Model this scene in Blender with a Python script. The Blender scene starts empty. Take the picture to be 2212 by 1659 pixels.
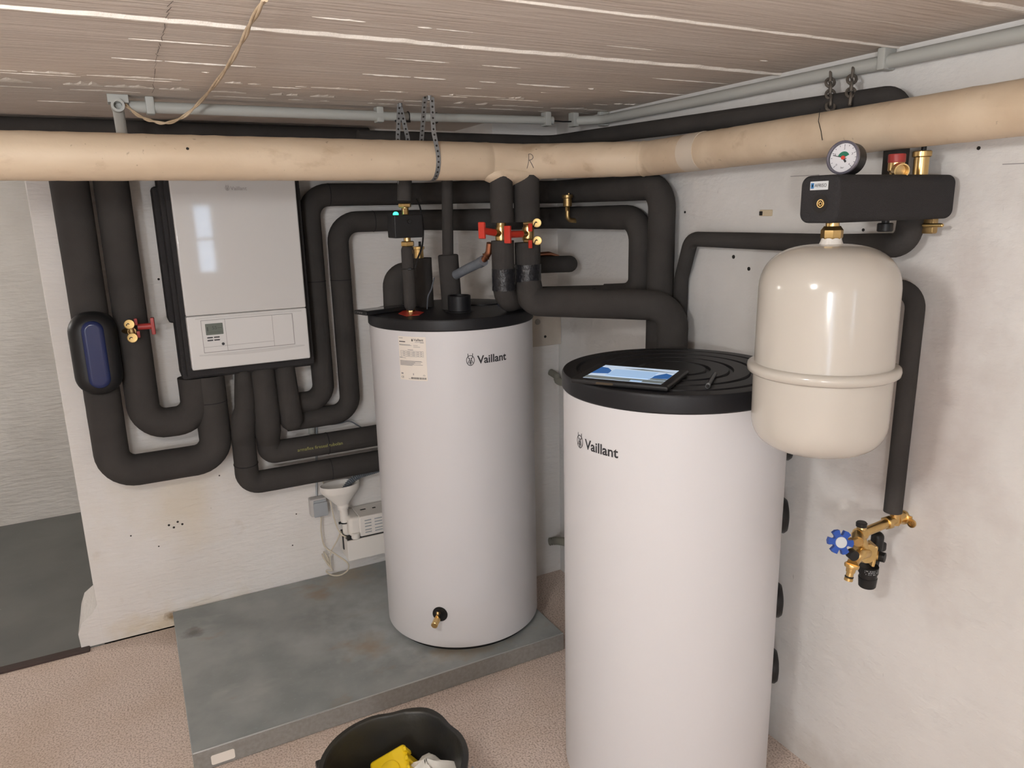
import bpy, bmesh, math, random
from math import pi, sin, cos, radians as rad
from mathutils import Vector as V, Matrix
random.seed(4)
scene = bpy.context.scene
COL = scene.collection

# ------------------------------------------------------------------ camera, light, exposure
cam = bpy.data.objects.new('camera', bpy.data.cameras.new('camera'))
COL.objects.link(cam)
cam.data.sensor_width = 36; cam.data.lens = 25.747; cam.data.clip_start = .02
cam.matrix_world = Matrix(((.8857, .126, -.4468, -1.668), (-.4637, .1922, -.8649, -3.153), (-.0231, .9732, .2287, 1.68), (0, 0, 0, 1)))
scene.camera = cam
w = bpy.data.worlds.new('daylight'); scene.world = w; w.use_nodes = True
w.node_tree.nodes['Background'].inputs[0].default_value = (.62, .78, 1, 1)
w.node_tree.nodes['Background'].inputs[1].default_value = 9.0

def light(name, kind, loc, energy, color, **kw):
    d = bpy.data.lights.new(name, kind); d.energy = energy; d.color = color
    for k, v in kw.items(): setattr(d, k, v)
    o = bpy.data.objects.new(name, d); COL.objects.link(o); o.location = loc
    return o
light('ceiling_bulb_light', 'POINT', (-2.0, -2.62, 1.92), 36, (1, 1, .985), shadow_soft_size=.09)
light('rear_fill_light', 'POINT', (-3.0, -4.60, 1.50), 74, (1, 1, .985), shadow_soft_size=.09)  # added fill behind the camera, lifts the ceiling and back wall
light('passage_fill_light', 'POINT', (-3.35, .85, 1.80), 23, (1, .98, .95), shadow_soft_size=.09)  # added out of view to brighten the passage
for nm, x, z, sx, sz in (('window_daylight', -.915, 1.48, .23, .76), ('doorway_daylight', -3.475, 1.1, .55, 1.3)):
    o = light(nm, 'AREA', (x, -5.61, z), 1, (1, 1, 1), shape='RECTANGLE', size=sx, size_y=sz)   # portals: they only steer sky light through the openings
    o.rotation_euler = (rad(90), 0, rad(180)); o.data.cycles.is_portal = True
scene.view_settings.view_transform = 'Standard'; scene.view_settings.look = 'None'
scene.view_settings.exposure = 0.03; scene.view_settings.gamma = 1; scene.view_settings.use_curve_mapping = False

# ------------------------------------------------------------------ materials
def node_mat(name, col, rough=.6, metal=0, spec=.5, col2=None, nscale=20, nstretch=(1, 1, 1), bump=0, bscale=60, bstretch=(1, 1, 1), detail=6, coat=0, lo=.35, hi=.65, emis=None, estr=0):
    m = bpy.data.materials.new(name); m.use_nodes = True
    nt = m.node_tree; N = nt.nodes; L = nt.links; b = N['Principled BSDF']
    b.inputs['Base Color'].default_value = (*col, 1); b.inputs['Roughness'].default_value = rough
    b.inputs['Metallic'].default_value = metal; b.inputs['Specular IOR Level'].default_value = spec
    b.inputs['Coat Weight'].default_value = coat
    if emis: b.inputs['Emission Color'].default_value = (*emis, 1); b.inputs['Emission Strength'].default_value = estr
    tc = N.new('ShaderNodeTexCoord')
    def noise(scale, stretch, det):
        mp = N.new('ShaderNodeMapping'); mp.inputs['Scale'].default_value = stretch
        L.new(tc.outputs['Object'], mp.inputs[0])
        n = N.new('ShaderNodeTexNoise'); n.inputs['Scale'].default_value = scale; n.inputs['Detail'].default_value = det
        L.new(mp.outputs[0], n.inputs['Vector']); return n
    if col2:
        n = noise(nscale, nstretch, detail); r = N.new('ShaderNodeValToRGB')
        r.color_ramp.elements[0].position = lo; r.color_ramp.elements[1].position = hi
        r.color_ramp.elements[0].color = (*col, 1); r.color_ramp.elements[1].color = (*col2, 1)
        L.new(n.outputs[0], r.inputs[0]); L.new(r.outputs[0], b.inputs['Base Color'])
    if bump:
        n = noise(bscale, bstretch, 5); bp = N.new('ShaderNodeBump'); bp.inputs['Strength'].default_value = bump; bp.inputs['Distance'].default_value = .01
        L.new(n.outputs[0], bp.inputs['Height']); L.new(bp.outputs[0], b.inputs['Normal'])
    return m
def add_layer(m, col, scale, lo, hi, stretch=(1, 1, 1), detail=6, fac=1, offs=(0, 0, 0)):
    # a further stain / wear layer over the material's colour
    nt = m.node_tree; N = nt.nodes; L = nt.links; b = N['Principled BSDF']; s = b.inputs['Base Color']
    tc = N.new('ShaderNodeTexCoord'); mp = N.new('ShaderNodeMapping'); mp.inputs['Scale'].default_value = stretch; mp.inputs['Location'].default_value = offs
    L.new(tc.outputs['Object'], mp.inputs[0])
    n = N.new('ShaderNodeTexNoise'); n.inputs['Scale'].default_value = scale; n.inputs['Detail'].default_value = detail
    L.new(mp.outputs[0], n.inputs['Vector'])
    r = N.new('ShaderNodeMapRange'); r.inputs[1].default_value = lo; r.inputs[2].default_value = hi; r.inputs[4].default_value = fac
    L.new(n.outputs[0], r.inputs[0])
    mx = N.new('ShaderNodeMixRGB'); L.new(r.outputs[0], mx.inputs[0]); mx.inputs[2].default_value = (*col, 1)
    if s.is_linked: L.new(s.links[0].from_socket, mx.inputs[1])
    else: mx.inputs[1].default_value = s.default_value
    L.new(mx.outputs[0], s)

WALL = node_mat('white_wall_paint', (.75, .715, .68), .85, col2=(.80, .775, .75), nscale=3, bump=.6, bscale=14, bstretch=(1, 1, 4.5), spec=.2)
add_layer(WALL, (.55, .46, .36), 9, .66, .8, fac=.45)
add_layer(WALL, (.25, .22, .2), 60, .76, .8, (1, 1, .35), 2, .6)
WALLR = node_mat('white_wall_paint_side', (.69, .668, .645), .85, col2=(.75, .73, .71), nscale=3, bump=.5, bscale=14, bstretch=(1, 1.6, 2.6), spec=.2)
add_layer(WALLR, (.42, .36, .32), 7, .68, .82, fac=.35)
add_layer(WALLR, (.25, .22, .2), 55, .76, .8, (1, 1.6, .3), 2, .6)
FARW = node_mat('rough_plaster_paint', (.60, .57, .53), .9, col2=(.67, .64, .60), nscale=4, bump=.8, bscale=11, bstretch=(1, 1, 5), spec=.15)
CEIL = node_mat('board_marked_concrete', (.63, .555, .495), .9, col2=(.70, .63, .57), nscale=2.2, nstretch=(.4, 2.5, 1), bump=.45, bscale=16, bstretch=(.35, 5, 1), spec=.15)
add_layer(CEIL, (.86, .82, .77), 9, .68, .70, (.22, 6, 1), 9, .7)
add_layer(CEIL, (.50, .45, .42), 5, .58, .75, (.2, 4, 1), 5, .4)
FLAKE = node_mat('bare_white_plaster', (.81, .755, .69), .85, bump=.3, bscale=80)
CARPET = node_mat('beige_pink_carpet', (.45, .35, .29), .95, col2=(.74, .62, .545), nscale=165, detail=5, bump=.4, bscale=150, spec=.1, lo=.36, hi=.54)
add_layer(CARPET, (.50, .36, .24), 2.2, .48, .7, fac=.35)
GFLOOR = node_mat('grey_floor_paint', (.125, .13, .125), .55, col2=(.16, .162, .155), nscale=3, bump=.05, bscale=30)
add_layer(GFLOOR, (.4, .4, .38), 40, .74, .78, fac=.5)
DWOOD = node_mat('dark_wood_edge', (.05, .03, .025), .6)
ZINC = node_mat('galvanised_sheet', (.26, .28, .275), .5, .08, col2=(.37, .385, .375), nscale=5, detail=9, bump=.06, bscale=40)
add_layer(ZINC, (.36, .39, .385), 55, .6, .72, fac=.35)
add_layer(ZINC, (.32, .24, .16), 4.5, .62, .74, (1, 1.6, 1), 8, .75, (3, 1, 0))
add_layer(ZINC, (.48, .49, .47), 5, .62, .75, (.8, 1.2, 1), 10, .6, (7, 2, 0))
ZEDGE = node_mat('galvanised_sheet_front', (.24, .23, .215), .5, .15, col2=(.29, .28, .265), nscale=70, detail=4)
TANK = node_mat('white_coated_sheet', (.665, .655, .67), .38, bump=.02, bscale=500, spec=.4)
LIDM = node_mat('black_moulded_plastic', (.012, .012, .014), .45, bump=.05, bscale=400, spec=.3)
FOAM = node_mat('black_foam_insulation', (.046, .042, .040), .93, bump=.12, bscale=260, spec=.25, col2=(.056, .051, .048), nscale=9)
EPP = node_mat('grey_black_foam_shell', (.034, .032, .033), .9, bump=.35, bscale=330, spec=.25)
SEAM = node_mat('dark_joint', (.008, .008, .009), .9)
TAPE = node_mat('black_vinyl_tape', (.012, .012, .015), .32, bump=.5, bscale=70)
BEIGE = node_mat('cream_pipe_jacket', (.60, .47, .335), .5, col2=(.68, .55, .405), nscale=6, nstretch=(.5, 2, 2), bump=.12, bscale=25, spec=.35)
add_layer(BEIGE, (.36, .24, .14), 14, .60, .76, (.6, 1, 1), 8, .7)
add_layer(BEIGE, (.2, .14, .1), 75, .70, .76, (.8, .8, .8), 3, .5)
CREAMV = node_mat('cream_white_enamel', (.55, .51, .455), .16, bump=.015, bscale=8, spec=.5)
BOILW = node_mat('gloss_white_panel', (.62, .61, .60), .045, spec=.5)
BOILM = node_mat('satin_white_panel', (.68, .67, .66), .3, spec=.5)
BRASS = node_mat('brass', (.62, .42, .17), .28, 1, col2=(.70, .50, .23), nscale=40)
DBRASS = node_mat('dull_brass', (.42, .29, .13), .42, 1, col2=(.52, .36, .17), nscale=50)
CAPB = node_mat('satin_brass', (.52, .36, .14), .45, .85, col2=(.60, .43, .19), nscale=40)
COPPER = node_mat('copper', (.50, .22, .13), .35, 1)
STEEL = node_mat('galvanised_steel', (.24, .245, .25), .45, .5, col2=(.32, .325, .33), nscale=80)
RUST = node_mat('old_chain_iron', (.13, .115, .10), .65, .6, col2=(.24, .21, .18), nscale=60)
RED = node_mat('red_plastic', (.62, .045, .025), .4, bump=.05, bscale=100)
DRED = node_mat('dark_red_plastic', (.36, .035, .03), .45)
BLUE = node_mat('blue_plastic', (.015, .07, .36), .38)
DBLUE = node_mat('dark_blue_clear_plastic', (.018, .028, .10), .22, spec=.4)
BPLAST = node_mat('black_plastic', (.012, .012, .013), .42, spec=.35)
GPLAST = node_mat('grey_plastic', (.36, .38, .40), .5)
GHOSE = node_mat('blue_grey_hose', (.155, .17, .195), .5)
CONDUIT = node_mat('pale_grey_conduit', (.44, .445, .42), .5)
OLIVE = node_mat('olive_grey_conduit', (.24, .23, .19), .6)
WPLAST = node_mat('white_plastic', (.80, .76, .71), .4)
CORD = node_mat('cream_cable', (.62, .55, .44), .5)
TWINE = node_mat('brown_twisted_wire', (.44, .32, .20), .6, col2=(.58, .45, .31), nscale=30)
INK = node_mat('black_print', (.03, .03, .035), .6)
GINK = node_mat('grey_print', (.33, .31, .31), .6)
YINK = node_mat('yellow_green_print', (.30, .30, .09), .7)
PAPER = node_mat('sticker_paper', (.80, .74, .67), .6)
SILVER = node_mat('silver_label', (.62, .64, .66), .35, .2)
LCD = node_mat('grey_green_display', (.12, .14, .12), .3)
LCDI = node_mat('display_digits', (.05, .06, .05), .4)
BBLUE = node_mat('blue_label_print', (.05, .2, .45), .5)
GREEN = node_mat('green_dial_zone', (.01, .16, .09), .5)
DIAL = node_mat('white_dial', (.72, .71, .74), .4)
VIOL = node_mat('grey_violet_rim', (.18, .17, .21), .25, .3)
LED = node_mat('green_led', (.05, .9, .45), .4, emis=(.05, 1, .5), estr=2.5)
YELLOW = node_mat('yellow_plastic', (.82, .56, .01), .4)
CLOTH = node_mat('white_cloth', (.80, .77, .71), .9, bump=.2, bscale=60)
BUCK = node_mat('black_rubbery_plastic', (.02, .02, .02), .45, bump=.1, bscale=60, col2=(.03, .027, .02), nscale=8)
BOXP = node_mat('old_beige_paint', (.50, .44, .37), .7, col2=(.56, .50, .43), nscale=12, bump=.15, bscale=30)
SCRW = node_mat('worn_metal', (.3, .28, .25), .5, .6)
HOLE = node_mat('dark_hole', (.02, .017, .015), .9)
PLUG = node_mat('wall_plug_plaster', (.6, .5, .35), .8)
SCR = node_mat('tablet_screen_light', (.3, .45, .6), .15, emis=(.66, .76, .92), estr=.62)
SCRP = node_mat('tablet_screen_window', (.3, .45, .6), .15, emis=(.40, .60, .90), estr=.62)
SCRB = node_mat('tablet_screen_hills', (.02, .07, .2), .15, emis=(.03, .14, .42), estr=.6)
SCRG = node_mat('tablet_screen_ground', (.15, .15, .15), .15, emis=(.16, .2, .2), estr=.6)
BULB = node_mat('lamp_glass', (.9, .9, .85), .3, emis=(1, .87, .73), estr=6)

def add_spot(m, col, centre, r0, r1, fac=1, nscale=9, stretch=(1, 1, 1)):
    # a stain of its own round one place: fades out between r0 and r1, broken up by noise
    nt = m.node_tree; N = nt.nodes; L = nt.links; s = N['Principled BSDF'].inputs['Base Color']
    tc = N.new('ShaderNodeTexCoord'); mp = N.new('ShaderNodeMapping'); mp.inputs['Scale'].default_value = stretch
    L.new(tc.outputs['Object'], mp.inputs[0])
    d = N.new('ShaderNodeVectorMath'); d.operation = 'DISTANCE'; d.inputs[1].default_value = [c * k for c, k in zip(centre, stretch)]; L.new(mp.outputs[0], d.inputs[0])
    n = N.new('ShaderNodeTexNoise'); n.inputs['Scale'].default_value = nscale; n.inputs['Detail'].default_value = 9; L.new(tc.outputs['Object'], n.inputs['Vector'])
    a = N.new('ShaderNodeMath'); a.operation = 'MULTIPLY_ADD'; a.inputs[1].default_value = (r1 - r0) * 2.2; L.new(n.outputs[0], a.inputs[0]); L.new(d.outputs['Value'], a.inputs[2])
    r = N.new('ShaderNodeMapRange'); r.inputs[1].default_value = r1 + (r1 - r0) * 1.1; r.inputs[2].default_value = r0 + (r1 - r0) * 1.1; r.inputs[4].default_value = fac; L.new(a.outputs[0], r.inputs[0])
    mx = N.new('ShaderNodeMixRGB'); L.new(r.outputs[0], mx.inputs[0]); mx.inputs[2].default_value = (*col, 1)
    L.new(s.links[0].from_socket, mx.inputs[1]); L.new(mx.outputs[0], s)
add_spot(ZINC, (.47, .50, .50), (-.80, -.50, .07), .10, .42, .75, 14, (1, 1, 1))
add_spot(ZINC, (.36, .29, .20), (-.66, -.83, .07), .02, .14, .7, 22, (.6, 1.2, 1))
add_spot(ZINC, (.34, .24, .14), (-1.02, -.66, .07), .0, .10, .6, 16)
add_spot(ZINC, (.10, .10, .095), (-1.62, -.22, .07), .0, .05, .7, 20)
add_spot(ZINC, (.40, .33, .24), (-.93, -.05, .07), .02, .14, .7, 18)
add_spot(WALL, (.70, .60, .44), (-1.62, 0, .55), .02, .26, .5, 5)
add_spot(WALL, (.62, .50, .30), (-1.60, 0, .02), .0, .10, .6, 9, (.25, 1, 1))
add_spot(WALL, (.28, .19, .10), (-1.685, 0, .05), .0, .03, .9, 40)
add_spot(WALLR, (.50, .45, .40), (0, -1.85, .02), .02, .12, .5, 12, (1, .3, 1))
add_spot(WALLR, (.45, .37, .34), (0, -2.10, 1.20), .05, .22, .45, 8, (1, 1, .4))

# ------------------------------------------------------------------ mesh helpers
BM = bmesh.new
def part(name, bm, mat, parent=None, smooth=40, mats=None):
    bmesh.ops.recalc_face_normals(bm, faces=bm.faces[:])
    me = bpy.data.meshes.new(name); bm.to_mesh(me); bm.free()
    for m in (mats or [mat]): me.materials.append(m)
    if smooth:
        me.polygons.foreach_set('use_smooth', [True] * len(me.polygons)); me.set_sharp_from_angle(angle=rad(smooth))
    o = bpy.data.objects.new(name, me); COL.objects.link(o)
    if smooth and len(me.polygons) < 3000: o.modifiers.new('normals', 'WEIGHTED_NORMAL').keep_sharp = True
    if parent:
        o.parent = parent
        if parent.type == 'EMPTY': o.location = -parent.location
    return o
def tag(o, label, cat, group=None, kind=None):
    o['label'] = label; o['category'] = cat
    if group: o['group'] = group
    if kind: o['kind'] = kind
    return o
def thing(name, loc, label, cat, group=None):
    o = bpy.data.objects.new(name, None); COL.objects.link(o); o.location = loc; o.empty_display_size = .05
    return tag(o, label, cat, group)
def struct(name, bm, mat, smooth=40, mats=None, label=None):
    o = part(name, bm, mat, None, smooth, mats); o['kind'] = 'structure'
    o['label'] = label or name.replace('_', ' '); o['category'] = name.split('_')[0]
    return o
def box(bm, lo, hi, bevel=0, seg=2, mi=0, M=None):
    r = bmesh.ops.create_cube(bm, size=1); vs = r['verts']
    lo, hi = V(lo), V(hi)
    for v in vs: v.co = V([(lo[i] + hi[i]) / 2 + v.co[i] * (hi[i] - lo[i]) for i in range(3)])
    if bevel:
        es = list({e for v in vs for e in v.link_edges})
        r = bmesh.ops.bevel(bm, geom=es, offset=bevel, segments=seg, affect='EDGES', profile=.5)
        vs = list({v for f in r['faces'] for v in f.verts} | {v for v in vs if v.is_valid})
    if M:
        for v in vs: v.co = M @ v.co
    for f in {f for v in vs for f in v.link_faces}: f.material_index = mi
    return vs
def fillet(pts, bends):
    out = [pts[0]]; n = len(pts)
    for i in range(1, n - 1):
        (p, r), (a, ra), (b, rb) = pts[i], pts[i - 1], pts[i + 1]
        d1 = (a - p); d2 = (b - p); l1, l2 = d1.length, d2.length; d1 = d1 / l1; d2 = d2 / l2
        th = d1.angle(d2, pi); bend = bends[i] if isinstance(bends, (list, tuple)) else bends
        if th > pi - .03 or bend <= 0: out.append(pts[i]); continue
        t = bend / math.tan(th / 2); t = min(t, l1 * .49, l2 * .49); R = t * math.tan(th / 2)
        bis = (d1 + d2).normalized(); c = p + bis * (R / sin(th / 2))
        s = p + d1 * t - c; e = p + d2 * t - c; k = max(4, int((pi - th) / .16))
        ax = s.cross(e).normalized(); ang = s.angle(e)
        for j in range(k + 1):
            out.append((c + Matrix.Rotation(ang * j / k, 3, ax) @ s, r))
    out.append(pts[-1]); return out
def sweep(bm, pts, r=.02, bend=.05, seg=20, cap='flat', sub=0, jitter=0, mi=0):
    P = []
    for p in pts:
        if len(p) == 4: P.append((V(p[:3]), p[3]))
        else: P.append((V(p), r))
    P = fillet(P, bend)
    if cap in ('round', 'round_end'):
        def dome(c, d, rr): return [(c + d * rr * sin(a), rr * cos(a)) for a in (.3, .6, .9, 1.15, 1.35)]
        e = dome(P[-1][0], (P[-1][0] - P[-2][0]).normalized(), P[-1][1])
        s = dome(P[0][0], (P[0][0] - P[1][0]).normalized(), P[0][1])[::-1] if cap == 'round' else []
        P = s + P + e
    Q = [P[0]]
    for p in P[1:]:
        if (p[0] - Q[-1][0]).length > 1e-5: Q.append(p)
    P = Q
    if sub:
        Q = [P[0]]
        for p in P[1:]:
            a = Q[-1]; k = max(1, int((p[0] - a[0]).length / sub))
            for j in range(1, k + 1): Q.append((a[0].lerp(p[0], j / k), a[1] + (p[1] - a[1]) * j / k))
        P = Q
    n = len(P); T = []
    for i in range(n):
        t = (P[min(i + 1, n - 1)][0] - P[max(i - 1, 0)][0]); T.append(t.normalized())
    u = T[0].orthogonal().normalized(); rings = []
    for i in range(n):
        if i:
            q = T[i - 1].rotation_difference(T[i]); u = (q @ u); u = (u - T[i] * u.dot(T[i])).normalized()
        v = T[i].cross(u); c, rr = P[i]
        if jitter: rr *= 1 + random.uniform(-jitter, jitter)
        rings.append([bm.verts.new(c + (u * cos(2 * pi * k / seg) + v * sin(2 * pi * k / seg)) * rr) for k in range(seg)])
    fs = []
    for a, b in zip(rings, rings[1:]):
        for k in range(seg): fs.append(bm.faces.new((a[k], a[(k + 1) % seg], b[(k + 1) % seg], b[k])))
    fs.append(bm.faces.new(rings[0][::-1])); fs.append(bm.faces.new(rings[-1]))
    for f in fs: f.material_index = mi
def lathe(bm, prof, origin=(0, 0, 0), axis=(0, 0, 1), seg=32, mi=0, ang=2 * pi):
    # prof: list of (radius, height) along axis
    o = V(origin); z = V(axis).normalized(); q = V((0, 0, 1)).rotation_difference(z); rings = []
    for r, h in prof:
        if r < 1e-6: rings.append([bm.verts.new(o + z * h)])
        else: rings.append([bm.verts.new(o + q @ V((r * cos(2 * pi * k / seg), r * sin(2 * pi * k / seg), h))) for k in range(seg)])
    fs = []
    for a, b in zip(rings, rings[1:]):
        for k in range(seg):
            k2 = (k + 1) % seg
            if len(a) == 1 and len(b) == 1: continue
            if len(a) == 1: fs.append(bm.faces.new((a[0], b[k2], b[k])))
            elif len(b) == 1: fs.append(bm.faces.new((a[k], a[k2], b[0])))
            else: fs.append(bm.faces.new((a[k], a[k2], b[k2], b[k])))
    for f in fs: f.material_index = mi
def cyl(bm, a, b, r, r2=None, seg=24, mi=0, bev=.0):
    a, b = V(a), V(b); h = (b - a).length; r2 = r if r2 is None else r2
    pr = [(0, 0), (r - bev, 0), (r, bev), (r2, h - bev), (r2 - bev, h), (0, h)] if bev else [(0, 0), (r, 0), (r2, h), (0, h)]
    lathe(bm, pr, a, b - a, seg, mi)
def hexnut(bm, a, b, r, mi=0):
    a, b = V(a), V(b); h = (b - a).length
    lathe(bm, [(0, 0), (r * .88, 0), (r, h * .15), (r, h * .85), (r * .88, h), (0, h)], a, b - a, 6, mi)
def torus(bm, c, axis, R, r, seg=32, s2=10, mi=0):
    lathe(bm, [(R + r * cos(2 * pi * k / s2), r * sin(2 * pi * k / s2)) for k in range(s2 + 1)], c, axis, seg, mi)
    bmesh.ops.remove_doubles(bm, verts=bm.verts[:], dist=1e-6)
def extrude_poly(bm, pts2, fmap, depth, mi=0):
    # pts2 outline; fmap(x, y, z) -> world
    a = [bm.verts.new(fmap(x, y, 0)) for x, y in pts2]; b = [bm.verts.new(fmap(x, y, depth)) for x, y in pts2]; n = len(a)
    fs = [bm.faces.new(a[::-1]), bm.faces.new(b)] + [bm.faces.new((a[i], a[(i + 1) % n], b[(i + 1) % n], b[i])) for i in range(n)]
    for f in fs: f.material_index = mi
def rrect(x0, y0, x1, y1, r, k=5):
    out = []
    for cx, cy, a in ((x1 - r, y1 - r, 0), (x0 + r, y1 - r, 90), (x0 + r, y0 + r, 180), (x1 - r, y0 + r, 270)):
        for j in range(k + 1): t = rad(a + 90 * j / k); out.append((cx + r * cos(t), cy + r * sin(t)))
    return out
def fpoly(bm, pts2, fmap, mi=0):
    f = bm.faces.new([bm.verts.new(fmap(x, y)) for x, y in pts2]); f.material_index = mi
def soft_block(bm, x0, y0, x1, y1, r, fmap, depth, bev, k=6, n=6):
    # a block with rounded corners whose near face (at full depth) is rounded over by bev
    secs = [(0, 0)] + [(bev * (1 - cos(pi / 2 * j / n)), depth - bev + bev * sin(pi / 2 * j / n)) for j in range(n + 1)]
    rings = [[bm.verts.new(fmap(x, y, d)) for x, y in rrect(x0 + i, y0 + i, x1 - i, y1 - i, max(.0005, r - i), k)] for i, d in secs]
    m = len(rings[0])
    for a, c in zip(rings, rings[1:]):
        for j in range(m): bm.faces.new((a[j], a[(j + 1) % m], c[(j + 1) % m], c[j]))
    bm.faces.new(rings[0][::-1]); bm.faces.new(rings[-1])
def stroke(bm, pts2, wd, fmap, mi=0):
    for (x0, y0), (x1, y1) in zip(pts2, pts2[1:]):
        l = math.hypot(x1 - x0, y1 - y0) or 1; nx, ny = -(y1 - y0) / l * wd / 2, (x1 - x0) / l * wd / 2
        fpoly(bm, [(x0 + nx, y0 + ny), (x0 - nx, y0 - ny), (x1 - nx, y1 - ny), (x1 + nx, y1 + ny)], fmap, mi)
def rect(bm, x0, y0, x1, y1, fmap, mi=0, nx=1):
    for i in range(nx):
        a = x0 + (x1 - x0) * i / nx; b = x0 + (x1 - x0) * (i + 1) / nx
        fpoly(bm, [(a, y0), (b, y0), (b, y1), (a, y1)], fmap, mi)
def text(bm, s, x, y, width, fmap, mi=0, bold=.0, h=None):
    # lettering laid flat on a surface: x, y is the lower left, width the length of the word
    cu = bpy.data.curves.new('t', 'FONT'); cu.body = s; cu.size = 1; cu.offset = bold; cu.resolution_u = 3
    o = bpy.data.objects.new('t', cu); COL.objects.link(o)
    dg = bpy.context.evaluated_depsgraph_get(); dg.update()
    me = bpy.data.meshes.new_from_object(o.evaluated_get(dg))
    xs = [v.co.x for v in me.vertices]; x0, x1 = min(xs), max(xs); k = width / (x1 - x0)
    ky = k if h is None else h / .73
    vs = [bm.verts.new(fmap(x + (v.co.x - x0) * k, y + v.co.y * ky)) for v in me.vertices]
    for p in me.polygons:
        try: f = bm.faces.new([vs[i] for i in p.vertices]); f.material_index = mi
        except ValueError: pass
    bpy.data.objects.remove(o); bpy.data.curves.remove(cu); bpy.data.meshes.remove(me)
def hare(bm, x, y, h, fmap, mi=0, wd=None):
    # oval emblem: an egg ring with two ears rising out of it; x, y = lower left, h = total height
    wd = wd or h * .055; W = h * .68; cx = x + W / 2; cy = y + h * .43; a, b = W / 2 - wd / 2, h * .43 - wd / 2
    n = 22
    ring = [(cx + a * sin(t) * (1 - .08 * cos(t)), cy - b * cos(t)) for t in (rad(360 * k / n) for k in range(n + 1))]
    stroke(bm, ring, wd, fmap, mi)
    for s in (-1, 1):
        stroke(bm, [(cx + s * a * .62, y + h), (cx + s * a * .55, cy + b * .6), (cx + s * a * .12, cy + b * .22)], wd, fmap, mi)
        stroke(bm, [(cx + s * a * .2, cy + b * .55), (cx + s * a * .28, cy + b * .1), (cx + s * a * .5, cy - b * .25), (cx + s * a * .62, cy - b * .55)], wd, fmap, mi)
        stroke(bm, [(cx + s * a * .1, cy + b * .1), (cx + s * a * .12, cy - b * .85)], wd, fmap, mi)
    stroke(bm, [(cx - a * .3, cy - b * .4), (cx + a * .3, cy - b * .4)], wd, fmap, mi)
def on_cyl(c, r, th0, z0, eps=.0007):
    return lambda x, y, z=0: V((c[0] + (r + eps + z) * cos(rad(th0) + x / r), c[1] + (r + eps + z) * sin(rad(th0) + x / r), z0 + y))

# ------------------------------------------------------------------ the room
XL, YF, H = -4.2, -5.6, 2.035
b = BM(); box(b, (XL - .2, YF - .2, -.12), (.2, .25, 0)); struct('floor', b, CARPET, 0, label='beige pink looped carpet of the boiler room')
b = BM(); box(b, (XL - .2, .0, -.1), (-.8, 1.9, .006)); struct('floor_passage', b, GFLOOR, 0, label='grey painted floor beyond the wall opening')
b = BM(); box(b, (-4.2, -.03, -.02), (-1.99, .012, .011), .004); struct('trim_1', b, DWOOD, label='dark wooden edge strip where carpet meets grey floor')
# ceiling with board seams left by the formwork
b = BM(); box(b, (XL - .2, YF - .2, H), (.2, 1.9, H + .15))
def ridge(y, wd, dp, solid=True, dens=1.0):
    # a seam of paint squeezed between the boards: continuous, or a row of peeling flakes with a ragged near edge
    def strip(x0, x1, wfun, step):
        n = max(3, int((x1 - x0) / step)); prev = None
        for k in range(n + 1):
            x = x0 + (x1 - x0) * k / n; ww = wfun(k / n); dpx = dp * min(1, ww / wd + .2)
            row = [b.verts.new(p) for p in ((x, y + wd * .25, H), (x, y + wd * .1 - ww * .2, H - dpx), (x, y - ww * .5, H - dpx), (x, y - ww * .75, H))]
            if prev:
                for j in range(3): f = b.faces.new((prev[j], prev[j + 1], row[j + 1], row[j])); f.material_index = 1
            prev = row
    if solid:
        ph = [random.uniform(0, 6) for _ in range(4)]
        strip(XL, 0, lambda u: wd * (1 + .22 * sin(u * 61 + ph[0]) + .18 * sin(u * 137 + ph[1]) + .14 * sin(u * 331 + ph[2]) + random.uniform(-.12, .12)), .02)
    else:
        x = XL
        while x < -.02:
            L = random.choice((.03, .05, .09, .16, .26)) * random.uniform(.6, 1.3); pk = random.uniform(.2, .8); ph = random.uniform(0, 6); top = random.uniform(.35, 1.3)
            strip(x, min(x + L, 0), lambda u: wd * max(.05, top * min(u / pk, (1 - u) / (1 - pk)) ** .6 * (1 + .35 * sin(u * 19 + ph) + .2 * sin(u * 47 + ph))), .008)
            x += L + random.expovariate(1) * .16 / dens
for y, wd, dp, sol, dn in ((-1.575, .021, .006, 1, 1), (-1.935, .010, .004, 1, 1), (-1.19, .007, .003, 0, .6), (-.945, .034, .003, 0, 3.0), (-.915, .010, .002, 0, .6), (-.785, .055, .003, 0, 3.2), (-.70, .024, .002, 0, 1.8), (-1.40, .005, .002, 0, .35), (-1.70, .006, .002, 0, .35), (-1.08, .005, .002, 0, .3), (-2.25, .016, .005, 1, 1), (-2.65, .016, .005, 1, 1), (-.45, .008, .002, 0, .8)):
    ridge(y, wd, dp, sol, dn)
def crack(pts, wd):
    for (x0, y0), (x1, y1) in zip(pts, pts[1:]):
        n = 7
        for k in range(n):
            xa = x0 + (x1 - x0) * k / n; xb = x0 + (x1 - x0) * (k + 1) / n; ya = y0 + (y1 - y0) * k / n; yb = y0 + (y1 - y0) * (k + 1) / n
            j = random.uniform(-.004, .004); w2 = wd * random.uniform(.3, 1)
            f = b.faces.new([b.verts.new((p, q, H - .0012)) for p, q in ((xa + j, ya), (xa + j + w2, ya), (xb - j + w2, yb), (xb - j, yb))]); f.material_index = 2
crack([(-1.547, -1.718, 2.035)[:2], (-1.547, -1.436, 2.035)[:2], (-1.550, -1.246, 2.035)[:2], (-1.538, -0.711, 2.035)[:2]], .0017)
struct('ceiling', b, CEIL, 30, [CEIL, FLAKE, node_mat('hairline_crack', (.20, .17, .15), .9)], label='board marked concrete ceiling with peeling white paint')

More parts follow.
